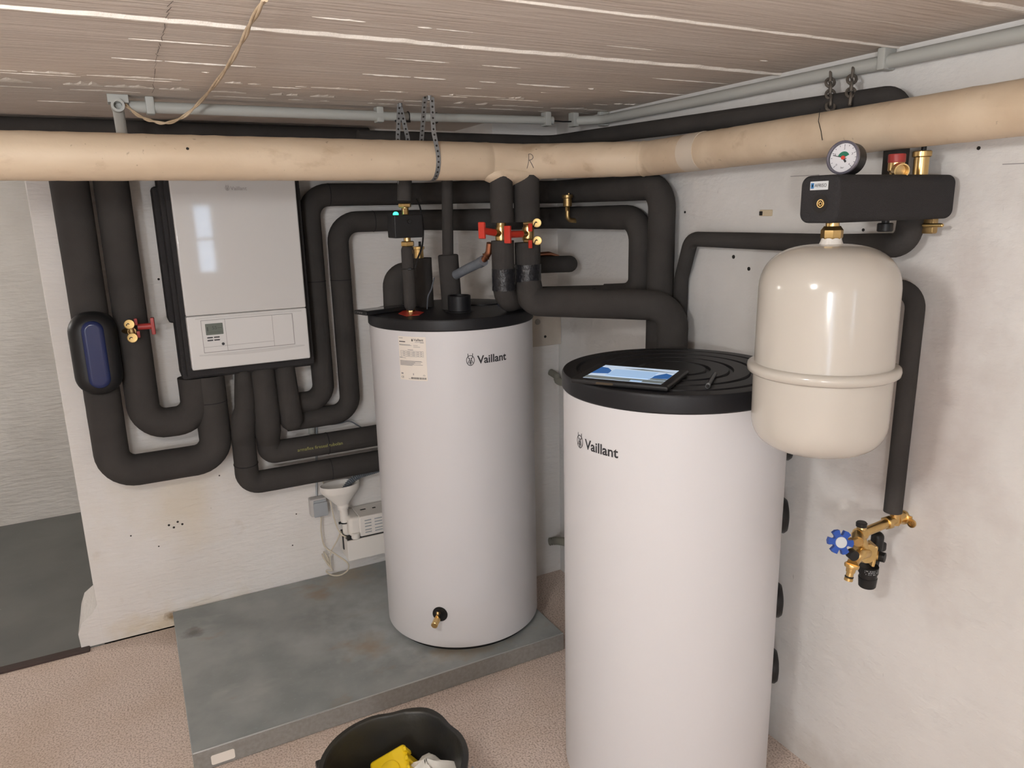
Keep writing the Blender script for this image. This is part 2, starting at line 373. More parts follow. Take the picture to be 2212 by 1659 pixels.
def dots(parent, pts, ax, r=.004):
    for p in pts:
        q = BM(); d = V((0, 0, 0)); d[ax] = -1
        cyl(q, V(p) - d * .004, V(p) + d * .0012, r, seg=10); part('screw_hole', q, HOLE, parent)
# back wall, ending at an opening on the left, with a plaster lump at the foot of its jamb
JX = -1.945
b = BM(); box(b, (JX, 0, -.05), (.2, .3, H + .05), .006, 2)
box(b, (XL - .2, 0, 1.93), (JX, .3, H + .05))
lump = [(JX + .02, 0), (JX - .075, .0), (JX - .078, .07), (JX - .06, .115), (JX - .02, .145), (JX + .004, .18), (JX + .02, .18)]
extrude_poly(b, [(x, z) for x, z in lump], lambda x, z, d: V((x, .001 + d, z)), .28)
wb = struct('wall_back', b, WALL, 40, label='white painted back wall behind the wall unit')
dots(wb, [(-1.645, 0.000, 0.457), (-1.628, 0.000, 0.443), (-1.611, -0.000, 0.464), (-1.595, 0.000, 0.450), (-1.562, 0.000, 1.459), (-1.545, 0.000, 1.474)], 1, .0045)
dots(wb, [(-1.693, 0.000, 0.374), (-1.431, 0.000, 0.632), (-1.164, 0.000, 0.250), (-1.135, 0.000, 0.394), (-1.787, 0.000, 0.443)], 1, .003)
b = BM(); box(b, (-.3, -.385, -.05), (.05, .1, H + .05), .004, 2); wc = struct('wall_corner', b, WALL, 40, label='projecting wall pier in the corner')
b = BM(); box(b, (0, YF - .2, -.05), (.2, .3, H + .05)); wr = struct('wall_right', b, WALLR, 40, label='white painted right wall with pipes and vessel')
dots(wr, [(0.000, -1.437, 1.529), (0.000, -1.503, 1.496)], 0, .006)
dots(wr, [(0.000, -1.885, 1.615), (0.000, -1.992, 1.625), (0.000, -2.152, 1.791), (0.000, -1.206, 1.666)], 0, .004)
q = BM(); box(q, (-.004, (0.000, -1.571, 1.660)[1] - .012, (0.000, -1.571, 1.660)[2] - .009), (.004, (0.000, -1.536, 1.660)[1], (0.000, -1.536, 1.660)[2] + .009), .002); part('filled_hole', q, PLUG, wr)
q = BM(); box(q, (-.0055, (0.000, -1.543, 1.659)[1] - .006, (0.000, -1.543, 1.659)[2] - .006), (.002, (-0.000, -1.540, 1.659)[1] + .003, (-0.000, -1.540, 1.659)[2] + .006), .001); part('hole', q, HOLE, wr)
def line_on_x(parent, pts, wd):
    q = BM(); stroke(q, pts, wd, lambda y, z: V((-.0008, y, z))); part('pencil_line', q, GINK, parent)
line_on_x(wr, [(0.000, -1.641, 1.758)[1:], (0.000, -1.738, 1.757)[1:]], .0018)
line_on_x(wr, [(0.000, -2.206, 1.754)[1:], (0.000, -2.249, 1.753)[1:]], .0018)
b = BM(); box(b, (XL - .2, YF - .2, -.05), (XL, .3, H + .05)); struct('wall_left', b, WALL)
b = BM(); y0, y1 = YF - .2, YF     # wall behind the camera: a narrow window and a glazed doorway let the daylight in
W1 = (-1.03, -.80, 1.10, 1.86); W2 = (-3.75, -3.2, .45, 1.75)
for lo, hi in (((XL, -.05), (W2[0], H)), ((W2[1], -.05), (W1[0], H)), ((W1[1], -.05), (.2, H)), ((W2[0], -.05), (W2[1], W2[2])), ((W2[0], W2[3]), (W2[1], H)), ((W1[0], -.05), (W1[1], W1[2])), ((W1[0], W1[3]), (W1[1], H))):
    box(b, (lo[0], y0, lo[1]), (hi[0], y1, hi[1] + .02))
struct('wall_front', b, WALL)
for i, W in enumerate((W1, W2)):
    b = BM(); t = .035
    for lo, hi in (((W[0], W[2]), (W[1], W[2] + t)), ((W[0], W[3] - t), (W[1], W[3])), ((W[0], W[2]), (W[0] + t, W[3])), ((W[1] - t, W[2]), (W[1], W[3])), ((W[0], (W[2] + W[3]) / 2 - .015), (W[1], (W[2] + W[3]) / 2 + .015))):
        box(b, (lo[0], y0 + .06, lo[1]), (hi[0], y0 + .11, hi[1]), .003)
    struct('window_%d' % (i + 1), b, WPLAST, label='white framed cellar window behind the camera, number %s' % ('one', 'two')[i])
# the passage seen through the opening
b = BM(); box(b, (XL - .2, 1.645, -.05), (-.8, 1.9, H + .05)); struct('wall_passage', b, FARW, label='rough grey plastered wall of the passage')
b = BM(); box(b, (XL - .2, .3, -.05), (XL, 1.7, H + .05)); box(b, (-1.0, .3, -.05), (-.8, 1.7, H + .05)); struct('wall_passage_side', b, FARW)
# lamps: a bulb beside the camera, plus two added unseen to brighten room and passage
for x, y, zl, lab in ((-2.0, -2.62, 1.92, 'bare bulb lamp on the ceiling beside the camera'), (-3.0, -4.60, 1.50, 'added fill lamp hanging from the ceiling behind the camera'), (-3.35, .85, 1.80, 'added fill lamp on the passage ceiling, out of view')):
    t = thing('ceiling_lamp', (x, y, H), lab, 'lamp')
    b = BM(); lathe(b, [(0, 0), (.045, 0), (.045, -.012), (.012, -.022), (.006, -.03), (0, -.03)], (x, y, H)); part('ceiling_rose', b, WPLAST, t)
    if H - zl > .2:
        b = BM(); cyl(b, (x, y, H - .02), (x, y, zl + .14), .003, seg=8); part('fill_lamp_cord', b, CORD, t)

# ------------------------------------------------------------------ plinth
PX0, PX1, PY, PZ = -1.677, -.332, -.957, .072
t = thing('equipment_plinth', ((PX0 + PX1) / 2, PY / 2, 0), 'low galvanised metal plinth on the carpet under the left tank', 'plinth')
b = BM(); box(b, (PX0, PY + .004, 0), (PX1, -.004, PZ), .004, 2); part('sheet_metal_top', b, ZINC, t)
b = BM(); box(b, (PX0 + .001, PY - .002, .002), (PX1 - .001, PY + .006, PZ - .0015), .0015, 1); part('front_flange', b, ZEDGE, t)
b = BM(); sweep(b, [(PX0 + .002, PY + .001, PZ - .0005), (PX1 - .002, PY + .001, PZ - .0005)], .0022, 0, 8); part('folded_edge_highlight', b, node_mat('zinc_edge_highlight', (.50, .52, .51), .35, .6), t)  # lighter strip: the highlight along the fold is put into its colour
b = BM(); extrude_poly(b, rrect((-1.626, -0.957, 0.032)[0], .012, (-1.556, -0.957, 0.024)[0], .046, .006), lambda x, z, d: V((x, PY - .0022 - d, z)), .0008); part('sticker', b, PAPER, t)

# ------------------------------------------------------------------ storage tanks
def tank(c, r, zb, zw, zl, label, logo_uv, logo_w, ports, rings):
    t = thing('storage_tank', (c[0], c[1], zb), label, 'tank', 'white water storage tanks')
    C3 = (c[0], c[1], 0)
    b = BM(); lathe(b, [(0, zb), (r - .02, zb), (r - .02, zb + .02), (0, zb + .02)], C3, seg=96); part('base_ring', b, BPLAST, t)
    b = BM(); lathe(b, [(0, zb + .018), (r - .004, zb + .018), (r, zb + .022), (r, zw), (r - .003, zw + .002), (0, zw + .002)], C3, seg=128); body = part('tank_body', b, TANK, t, 30)
    b = BM()
    pr = [(0, zw - .001), (r + .001, zw - .001), (r + .004, zw + .003), (r + .004, zl - .008), (r, zl - .001), (r - .004, zl)]
    for k in rings:
        pr += [(r * k + .007, zl), (r * k + .004, zl - .006), (r * k - .004, zl - .006), (r * k - .007, zl + .0005)]
    pr += [(0, zl)]
    lathe(b, pr, C3, seg=128); part('tank_lid', b, LIDM, t, 35)
    b = BM(); fm = on_cyl(c, r, logo_uv[0], logo_uv[1]); s = logo_w
    hare(b, 0, -.006 * s / .15, .042 * s / .15, fm, wd=.0022 * s / .15); text(b, 'Vaillant', s * .25, 0, s * .75, fm, bold=.022); part('brand_logo', b, INK, body, 0)
    return t, body
c1, r1 = (-.601, -.601), .306
t1, body1 = tank(c1, r1, PZ, 1.292, 1.332, 'white tank standing on the metal plinth, brass drain tap near its foot', (-104.4, 1.175), .155, None, ())
fm = on_cyl(c1, r1, *(-149.9, 1.120)); wl = r1 * rad((-129.8, 1.127)[0] - (-149.9, 1.120)[0]); hl = (-137.2, 1.276)[1] - (-139, 1.123)[1]
st = BM(); rect(st, 0, 0, wl, hl, on_cyl(c1, r1, *(-149.9, 1.120)), nx=8); sticker = part('data_label', st, PAPER, body1, 0)
b = BM(); fm = on_cyl(c1, r1, *(-149.9, 1.120), .0011); U = wl; Hh = hl
hare(b, U * .50, Hh * .895, Hh * .062, fm, wd=.0012); text(b, 'Vaillant', U * .58, Hh * .905, U * .34, fm, bold=.01)
def bar(x0, y0, x1, th, mi=1): rect(b, U * x0, Hh * y0, U * x1, Hh * y0 + th, fm, mi, 3)
bar(.03, .955, .18, .002); bar(.03, .87, .27, .003, 0); bar(.62, .875, .93, .0015); bar(.8, .862, .93, .0015)
for k, y in enumerate((.81, .795)): bar(.03, y, (.45, .5)[k], .0016); bar(.56, y - .01 - .02 * k, (.72, .8)[k], .0014)
bar(.35, .695, .55, .002)
for y in (.67, .63, .59, .545): bar(.07, y, .9, .0011)
for x in (.07, .17, .28, .48, .65, .79, .895): rect(b, U * x, Hh * .545, U * x + .0009, Hh * .672, fm, 1)
for y in (.645, .605, .563):
    for x0, x1 in ((.19, .24), (.32, .44), (.51, .61), (.68, .75), (.81, .86)): bar(x0, y, x1, .002)
for k, y in enumerate((.52, .505)): bar(.02, y, (.13, .27)[k], .0015)
for k in range(7): bar(.03, .44 - k * .017, (.82, .85, .6, .8, .55, .86, .5)[k], .0017)
part('label_print', b, INK, sticker, 0, [INK, GINK]); b = BM()
text(b, 'CE', U * .05, Hh * .045, U * .1, fm, bold=.005); bar(.05, .13, .13, .006); bar(.5, .12, .53, .007); stroke(b, [(U * .85, Hh * .115), (U * .89, Hh * .145), (U * .93, Hh * .115), (U * .85, Hh * .115)], .001, fm, 1)
x = .42
while x < .95:
    ww = random.choice((.006, .01, .016)); rect(b, U * x, Hh * .03, U * (x + ww), Hh * .075, fm, 0); x += ww + random.choice((.006, .012))
bar(.33, .03, .41, .0015)
part('label_barcode', b, INK, sticker, 0, [INK, GINK])
# drain tap in a round black recess
th, z = (-129.4, 0.231); fm = on_cyl(c1, r1, th, z)
b = BM(); n = 40
lathe(b, [(0, .0006), (.026, .0006), (.0265, .0016), (.0285, .002), (.029, 0)], fm(0, 0), fm(0, 0, 1) - fm(0, 0), seg=n); part('drain_recess', b, BPLAST, body1)
b = BM(); d = (fm(0, 0, 1) - fm(0, 0)).normalized(); p = fm(-.004, .004)
cyl(b, p, p + d * .03, .006); cyl(b, p + d * .012 + V((0, 0, .012)), p + d * .02 - V((0, 0, .01)), .006); cyl(b, p + d * .024 - V((0, 0, .012)), p + d * .062 - V((0, 0, .016)), .0125, seg=20, bev=.002)
part('drain_tap', b, BRASS, body1)
c2, r2 = (-.363, -1.603), .305
t2, body2 = tank(c2, r2, 0, 1.203, 1.25, 'white tank standing on the carpet in front of the right wall, tablet on its lid', (176.6, 1.076), .150, None, (.86, .68, .50, .30))
for z in ((-63.58, 1.050)[1], (-63.04, 0.836)[1], (-65.02, 0.575)[1], (-73.89, 0.361)[1]):
    th = rad(-40); p = V((c2[0] + r2 * cos(th), c2[1] + r2 * sin(th), z)); d = V((cos(th), sin(th), 0))
    b = BM(); lathe(b, [(0, -.006), (.05, -.006), (.05, .006), (.044, .014), (.02, .019), (0, .019)], p, d, 32); part('port_cap', b, BPLAST, body2)

# ------------------------------------------------------------------ wall unit
BX0, BX1, BYF = -1.498, -1.064, -.25
t = thing('heating_unit', ((BX0 + BX1) / 2, 0, 1.1), 'white glossy wall mounted heating unit with control panel and black foam sides', 'heater')
b = BM(); box(b, (-1.532, -.165, 1.085), (-1.032, -.003, 1.885), .012, 2); box(b, (-1.515, -.205, 1.10), (-1.04, -.12, 1.88), .008, 2); box(b, (-1.552, -.12, 1.30), (-1.02, -.003, 1.80), .012, 2); part('foam_casing', b, EPP, t)
b = BM(); box(b, (BX0, BYF, 1.336), (BX1, -.204, 1.872), .006, 3); cover = part('front_cover', b, BOILW, t)
b = BM(); box(b, (BX0, BYF - .001, 1.134), (BX1, -.204, 1.335), .006, 3); lower = part('lower_cover', b, BOILM, t)
fb = lambda x, z, d=0: V((x, BYF - .0018 - d, z))
b = BM(); s = (-1.240, -0.250, 1.791)[0] - (-1.314, -0.250, 1.790)[0]; x, _, z = (-1.315, -0.250, 1.780)
hare(b, x, z - .002, .021, fb, wd=.0012); text(b, 'Vaillant', x + s * .24, z, s * .76, fb, bold=.005); part('brand_logo', b, GINK, cover, 0)
q0 = (-1.449, -0.250, 1.218); q1 = (-1.124, -0.250, 1.339)
px0, pz0, px1, pz1 = q0[0] - .002, 1.196, q1[0] + .004, 1.318
b = BM(); extrude_poly(b, rrect(px0, pz0, px1, pz1, .004), lambda x, z, d: V((x, BYF + .003 - d, z)), .0055); panel = part('control_panel', b, BOILM, lower)
b = BM()
for r_ in ((px0, pz0, px1, pz0 + .0025), (px0, pz0, px0 + .002, pz1), (px1 - .0022, pz0, px1, pz1), (px0, pz1 - .0016, px1, pz1)): rect(b, *r_, lambda x, z: V((x, BYF - .003, z)))
xa = (-1.368, -0.250, 1.280)[0]; xb = (-1.198, -0.250, 1.282)[0]
for xx in (xa, xb): rect(b, xx, pz0 + .002, xx + .0014, pz1, lambda x, z: V((x, BYF - .003, z)))
rect(b, px0, pz0 + .021, xb, pz0 + .0222, lambda x, z: V((x, BYF - .003, z))); part('panel_gap', b, GINK, panel, 0)
def fp(x, z, d=0): return V((x, BYF - .0028 - d, z))
b = BM(); extrude_poly(b, rrect(px0 + .014, pz1 - .056, xa - .008, pz1 - .014, .002), lambda x, z, d: fp(x, z, d), .001); disp = part('display', b, LCD, panel)
b = BM(); fd = lambda x, z: fp(x, z, .0012); xm = (px0 + xa) / 2
text(b, '55', xm - .004, pz1 - .036, .016, fd); rect(b, px0 + .016, pz1 - .047, xa - .010, pz1 - .0462, fd); rect(b, px0 + .019, pz1 - .042, px0 + .023, pz1 - .026, fd); rect(b, xm + .014, pz1 - .032, xa - .012, pz1 - .0308, fd); part('display_digits', b, LCDI, disp, 0)
for k in range(2):
    for j in range(2):
        xx = px0 + .016 + j * .0235; zz = pz1 - .068 - k * .0105
        b = BM(); extrude_poly(b, rrect(xx, zz, xx + .0205, zz + .0045, .002, 3), lambda x, z, d: fp(x, z, d), .002); part('button', b, INK, panel)
b = BM(); lathe(b, [(0, 0), (.0052, 0), (.0052, .002), (.004, .003), (0, .003)], fp(xa - .0135, pz0 + .029), (0, -1, 0), 20); part('power_button', b, INK, panel)
b = BM()     # shaped hollows above and below the panel
for z0, s in ((pz1 + .004, 1), (pz0 - .006, -1)):
    xs = [BX0 + .03 + (BX1 - BX0 - .05) * k / 16 for k in range(17)]
    up = [(x, z0 + s * (.004 + .008 * sin(pi * k / 16) * (1 if s < 0 else .3))) for k, x in enumerate(xs)]; dn = [(x, z0) for x in xs]
    extrude_poly(b, up + dn[::-1], lambda x, z, d: V((x, BYF - .0006 - d * (1 if True else 0), z)), .0022)
part('panel_moulding', b, BOILW, lower)

# ------------------------------------------------------------------ black insulated pipes
def pipe(name, label, pts, r, bend=.09, group='black insulated pipes', seams=(), cap='flat', mat=None, cat='pipe', extra=None, sub=.03):
    b = BM(); sweep(b, pts, r, bend, 24, cap, sub=sub, jitter=.006); o = tag(part(name, b, mat or FOAM, None, 60), label, cat, group)
    for p, d, rr in seams:
        b = BM(); d = V(d).normalized(); lathe(b, [(rr * .97, -.0016), (rr * 1.008, -.0016), (rr * 1.008, .0016), (rr * .97, .0016)], p, d, 28); part('joint', b, SEAM, o)
    return o
yA = -.11
pA = pipe('insulated_pipe', 'thick black insulated pipe nearest the wall opening, looping under the wall unit', [(-1.805, yA, 1.935), (-1.805, yA, .748), (-1.437, yA, .748), (-1.437, yA, 1.085)], .0605, .082, seams=[((-1.437, yA, .98), (0, 0, 1), .0605)])
pB = pipe('insulated_pipe', 'thick black insulated pipe carrying the brass and red valve left of the wall unit', [(-1.677, yA, 1.935), (-1.677, yA, .918), (-1.49, yA, .918), (-1.49, yA, 1.085)], .0575, .078, seams=[])
b = BM()    # oval housing with a blue window, clipped round the first pipe
xA, zA = -1.80, (-1.812, -0.190, 1.222)[2]
t = thing('dirt_separator', (xA, -.19, zA - .14), 'oval black dirt separator with a blue window clipped round the leftmost pipe', 'filter')
soft_block(b, xA - .079, zA - .15, xA + .075, zA + .15, .072, lambda x, z, d: V((x, -.10 - d, z)), .125, .045, 10, 8); part('housing', b, BPLAST, t, 60)
b = BM(); soft_block(b, xA - .036, zA - .12, xA + .036, zA + .122, .035, lambda x, z, d: V((x, -.215 - d, z)), .020, .016, 8, 6)
part('window', b, DBLUE, t, 50)

yU = -.135
pipe('insulated_pipe', 'black pipe dropping from the unit and turning right, lowest of the runs', [(-1.31, yU, 1.10, .03), (-1.315, yU, .95, .04), (-1.335, yU - .02, .875, .046), (-1.333, yU + .02, .80, .046), (-1.333, -.10, .609, .047), (-.60, -.10, .609, .047)], .047, [0, .1, .1, .1, .052, .05], seams=[((-1.333, -.107, .70), (0, -.1, 1), .048), ((-.99, -.10, .609), (1, 0, 0), .047)])
pD = pipe('insulated_pipe', 'black pipe with yellow print dropping from the unit and turning right along the wall', [(-1.235, yU, 1.10, .047), (-1.235, yU, .95, .050), (-1.24, yU - .01, .86, .053), (-1.235, -.10, .78, .047), (-1.235, -.10, .727, .047), (-.60, -.10, .727, .047)], .047, [0, .1, .1, .05, .06, .05], seams=[((-.995, -.10, .727), (1, 0, 0), .048)])
b = BM(); fpp = lambda x, z: V((x, -.10 - .0482 * cos(.15 + z / .048), .727 + .0482 * sin(.15 + z / .048)))
text(b, 'armaflex fireseal tubolan', -1.13, -.008, .19, fpp, bold=.0); part('pipe_print', b, YINK, pD, 0)
pipe('insulated_pipe', 'short black pipe stub with a rounded end under the wall unit', [(-1.15, yU, 1.10, .041), (-1.145, yU, .95, .045), (-1.14, yU, .865, .047)], .05, .1, cap='round_end')
yW = -.075
pipe('insulated_pipe', 'outer black pipe running along the back wall and down behind the right tank', [(-1.15, yW, .915), (-.985, yW, .915), (-.985, yW, 1.765), (-.50, yW, 1.765), (-.38, -.455, 1.762), (-.075, -.455, 1.755), (-.075, -1.178, 1.752), (-.075, -1.178, .90)], .045, [0, .07, .085, .07, .08, .06, .075, 0], seams=[((-.985, yW, 1.42), (0, 0, 1), .0455), ((-.90, yW, 1.765), (1, 0, 0), .0455)])
pipe('insulated_pipe', 'inner black pipe running along the back wall, nested inside the outer one', [(-1.15, yW, .843), (-.875, yW, .843), (-.875, yW, 1.655), (-.50, yW, 1.655), (-.38, -.455, 1.652), (-.075, -.455, 1.652), (-.075, -1.07, 1.652), (-.075, -1.07, 1.385), (-.165, -.98, 1.38)], .043, [0, .075, .085, .07, .08,     .06, .085, .06, 0], seams=[((-.875, yW, 1.42), (0, 0, 1), .0435), ((-.72, yW, 1.655), (1, 0, 0), .0435)])
# the two pipes that drop out of the big cream pipe
yP = -.87
def drop_pipe(label, x, r, zt, zg0, zg1, rest, tz0, tz1, seams=()):
    t = thing('insulated_pipe', (x, yP, zg0), label, 'pipe', 'black insulated pipes')
    b = BM(); sweep(b, [(x, yP, zt), (x, yP, zg1)], r, 0, 24, sub=.03, jitter=.006); part('upper_insulation', b, FOAM, t, 60)
    b = BM(); sweep(b, [(x, yP, zg0)] + rest, r, .075, 24, sub=.03, jitter=.006); low = part('lower_insulation', b, FOAM, t, 60)
    b = BM(); sweep(b, [(x, yP, tz0), (x, yP, tz1)], r * 1.035, 0, 24, sub=.008, jitter=.012); part('tape', b, TAPE, t, 60)
    for p, d, rr in seams:
        b = BM(); lathe(b, [(rr * .97, -.0016), (rr * 1.008, -.0016), (rr * 1.008, .0016), (rr * .97, .0016)], p, V(d), 28); part('joint', b, SEAM, low)
    b = BM(); cyl(b, (x, yP, zg0 - .01), (x, yP, zg1 + .01), .014); part('brass_pipe', b, BRASS, t)
    return t
xP8, xP9 = -.512, -.415
drop_pipe('black pipe dropping from the cream pipe, left of the pair, taped low down', xP8, .039, 1.80, 1.585, 1.645, [(xP8, yP, 1.368), (-.40, yP + .10, 1.372), (-.165, -.98, 1.38)], 1.415, 1.49)
drop_pipe('black pipe dropping from the cream pipe, right of the pair, turning to the right wall', xP9, .045, 1.80, 1.575, 1.645, [(xP9, yP, 1.45), (xP9, yP - .01, 1.368, .050), (-.11, -1.29, 1.372, .050), (-.11, -1.29, .90, .0465)], 1.44, 1.50, seams=[((-.27, -1.069, 1.37), (.58, -.81, 0), .0505)])
pipe('insulated_pipe', 'short black pipe with a rounded end beside the red handled valves', [(-0.257, -0.620, 1.475), (-0.152, -0.620, 1.473), (-0.087, -0.620, 1.471)], .033, .03, cap='round_end')
b = BM(); sweep(b, [(-0.245, -0.600, 1.511), (-0.163, -0.585, 1.512), (-0.117, -0.580, 1.497)], .011, .02, 14); tag(part('copper_pipe', b, COPPER), 'old copper pipe resting on the short black pipe stub', 'pipe')
pipe('insulated_pipe', 'slim black pipe running high on the wall above the cream pipe', [(-.87, -.45, 1.952), (-.07, -.45, 1.952), (-.062, -.80, 1.945), (-.06, -2.0, 1.915), (-.06, -2.0, 1.735)], .027, [0, .05, .05, .045, 0])
pipe('insulated_pipe', 'black pipe high on the back wall above the wall unit under the ceiling', [(-3.2, -.085, 1.988), (-.72, -.085, 1.986)], .043, .05)
pipe('insulated_pipe', 'slim black pipe crossing the right wall behind the cream vessel', [(-.028, -1.226, .95), (-.028, -1.23, 1.45), (-.045, -1.292, 1.582), (-.055, -1.85, 1.582, .0245), (-.055, -2.045, 1.582, .029), (-.055, -2.05, 1.66, .029)], .0235, [0, .06, .05, 0, .045, 0])
pV = pipe('insulated_pipe', 'slim black pipe dropping down the right wall to the brass filling valve', [(-.05, -1.70, 1.482), (-.05, -2.078, 1.482), (-.05, -2.074, .93)], .0215, .045)
pipe('insulated_pipe', 'thin black pipe rising from the left tank lid through a thicker sleeve', [(-0.601, -0.620, 1.867), (-0.612, -0.620, 1.532), (-0.608, -0.620, 1.335)], .0205, .02)
b = BM(); cyl(b, (-0.612, -0.620, 1.532), (-0.604, -0.620, 1.330), .0375, seg=28, bev=.003); tag(part('pipe_sleeve', b, FOAM), 'thick black foam sleeve round the thin pipe on the left tank lid', 'sleeve')
pipe('insulated_pipe', 'black pipe elbow rising from the rear of the left tank lid', [((-0.775, -0.460, 1.327)), ((-0.772, -0.460, 1.464)), ((-0.651, -0.460, 1.457))], .042, .05)
pipe('insulated_pipe', 'stout black pipe stub under the brass air vent on the left tank lid', [((-0.660, -0.480, 1.320)), ((-0.661, -0.480, 1.517))], .036, .02)
pipe('insulated_pipe', 'black pipe section hanging behind the cream pipe above the green lit actuator', [(-0.789, -0.700, 1.852), (-0.797, -0.700, 1.725)], .0245, .02)
px = pipe('insulated_pipe', 'slim black pipe standing on the left tank lid under the green lit actuator', [(-0.797, -0.700, 1.558), (-0.797, -0.700, 1.370)], .0215, .02, cap='round')
b = BM(); a_ = V((-0.796, -0.700, 1.496)); torus(b, a_, (0, 0, 1), .0222, .0016, 24, 6); cyl(b, a_ + V((-.01, -.022, 0)), a_ + V((.0, -.026, 0)), .004, seg=8); part('cable_tie', b, BPLAST, px)

# ------------------------------------------------------------------ the big cream pipe
t = thing('cream_pipe', (-.9, -.85, 1.78), 'large cream jacketed pipe hanging below the ceiling across the room', 'pipe')
b = BM(); zc = 1.849
sweep(b, [(-4.15, -.85, zc + .002, .0625), (-.55, -.85, zc - .003, .061), (-.40, -.87, zc - .003, .058), (-.125, -1.165, 1.838, .0545), (-.118, -1.9, 1.846, .053), (-.118, -3.2, 1.862, .053), (-.118, YF + .01, 1.885, .053)], .06, [0, .1, .12, .06, .3, .3, 0], 32, sub=.03, jitter=.012); jacket = part('pipe_jacket', b, BEIGE, t, 60)
b = BM()   # plastered bulge where two pipes branch off downward
bmesh.ops.create_uvsphere(b, u_segments=32, v_segments=16, radius=1)
for v in b.verts:
    x, y, z = v.co; v.co = V((-.462 + x * .125, -.862 + y * .054, zc - .045 + z * (.034 + .004 * sin(x * 7 + 2 * y))))
part('branch_collar', b, BEIGE, t, 60)
b = BM()
torus(b, (-.135, -1.155, 1.838), (.45, -.9, 0), .0525, .004, 32, 8); part('elbow_seam', b, BEIGE, t, 60)
b = BM(); cyl(b, (-.1235, -1.36, 1.8405), (-.1225, -1.43, 1.8415), .0552, seg=32); part('paper_patch', b, node_mat('worn_tape', (.66, .57, .47), .6), t)
from mathutils.bvhtree import BVHTree
tree = BVHTree.FromPolygons([v.co for v in jacket.data.vertices], [tuple(p.vertices) for p in jacket.data.polygons])
X0 = (-0.438, -0.925, 1.838)
def fR(x, z):      # written on the jacket itself: dropped onto its surface
    hit = tree.ray_cast(V((X0[0] + x * .86, -1.3, 1.842 + z)), V((0, 1, 0)))[0]
    return hit - V((0, .0012, 0))
b = BM()

def fine(pts, n=8): return [(p[0] + (q[0] - p[0]) * k / n, p[1] + (q[1] - p[1]) * k / n) for p, q in zip(pts, pts[1:]) for k in range(n)] + [pts[-1]]
for pts in ([(.0, -.022), (.005, .024)], [(.005, .024), (.013, .024), (.018, .019), (.018, .011), (.013, .006), (.004, .004)], [(.006, .004), (.022, -.021)]): stroke(b, fine(pts), .0018, fR)
part('pencil_letter', b, INK, t, 0)
b = BM(); lathe(b, [(0, 0), (.004, .0), (.003, .002), (0, .003)], (-1.480, -0.910, 1.867), (0, -1, .2), 8); part('chip', b, HOLE, t)
b = BM(); sweep(b, [(-0.165, -1.866, 1.901), (-0.172, -1.870, 1.872), (-0.172, -1.880, 1.847), (-0.171, -1.884, 1.828)], .0009, .004, 6); part('crack', b, HOLE, t)

# ------------------------------------------------------------------ perforated hanger straps and chains
def strap_bm(b, path, wd, side, holes=True):
    # a thin band following path; side = width direction
    s = V(side).normalized() * wd / 2; n = len(path); L = []
    for i, p in enumerate(path):
        p = V(p); tn = (V(path[min(i + 1, n - 1)]) - V(path[max(i - 1, 0)])).normalized(); nr = tn.cross(s).normalized() * .0007
        L.append([b.verts.new(p + s + nr), b.verts.new(p - s + nr), b.verts.new(p - s - nr), b.verts.new(p + s - nr)])
    for a, c in zip(L, L[1:]):
        for k in range(4): f = b.faces.new((a[k], a[(k + 1) % 4], c[(k + 1) % 4], c[k]))
    b.faces.new(L[0]); b.faces.new(L[-1][::-1])
    if holes:
        d = 0; nxt = .012
        for i in range(n - 1):
            p, q = V(path[i]), V(path[i + 1]); l = (q - p).length
            while nxt < d + l:
                c = p.lerp(q, (nxt - d) / l); nr = (q - p).normalized().cross(s).normalized()
                lathe(b, [(0, -.0009), (.0034, -.0009), (.0034, .0009), (0, .0009)], c, nr, 10, 1); nxt += .0165
            d += l
def arc(cx, cy, cz, r, a0, a1, n=14): return [(cx, cy + r * cos(rad(a0 + (a1 - a0) * k / n)), cz + r * sin(rad(a0 + (a1 - a0) * k / n))) for k in range(n + 1)]
xs = -.765
b = BM(); rr = .0645
strap_bm(b, [(xs + .0, -.912, H - .004), (xs, -.913, 1.93)] + arc(xs + .012, -.85, zc, rr, 165, 345) + [(xs - .0, -.80, 1.90), (xs - .02, -.905, H - .004)], .015, (1, 0, .0))
cyl(b, (xs - .008, -.91, H - .014), (xs - .008, -.91, H), .007, seg=10)
tag(part('hanger_strap', b, STEEL, None, 40, [STEEL, HOLE]), 'perforated steel strap looped round the front of the cream pipe', 'strap', 'perforated hanger straps')
b = BM(); xs = -.809
strap_bm(b, [(xs + .002, -.73, H - .003), (xs - .008, -.725, 1.93), (xs - .008, -.715, 1.80), (xs, -.70, 1.775)], .015, (1, 0, 0)); strap_bm(b, [(xs + .004, -.728, H - .003), (xs + .028, -.72, 1.93), (xs + .03, -.71, 1.80), (xs, -.70, 1.775)], .015, (1, 0, 0))
cyl(b, (xs + .004, -.733, H - .012), (xs + .004, -.733, H), .007, seg=10)
tag(part('hanger_strap', b, STEEL, None, 40, [STEEL, HOLE]), 'perforated steel strap hanging behind the cream pipe over the green lit actuator', 'strap', 'perforated hanger straps')
def chain(label, a, c):
    b = BM(); a, c = V(a), V(c); n = max(4, int((c - a).length / .021)); d = (c - a).normalized(); s0 = d.orthogonal().normalized(); s1 = d.cross(s0)
    for k in range(n):
        m = a.lerp(c, (k + .5) / n); s = (s0, s1)[k % 2]; pts = []
        for j in range(13):
            an = 2 * pi * j / 12; pts.append(m + d * .0165 * cos(an) + s * .010 * sin(an))
        sweep(b, pts, .0036, 0, 8)
    tag(part('chain', b, RUST, None, 60), label, 'chain', 'chains holding the cream pipe')
chain('rusty chain holding the cream pipe, left one of the two on the right wall', (-0.030, -1.774, 2.001), (-0.100, -1.842, 1.905))
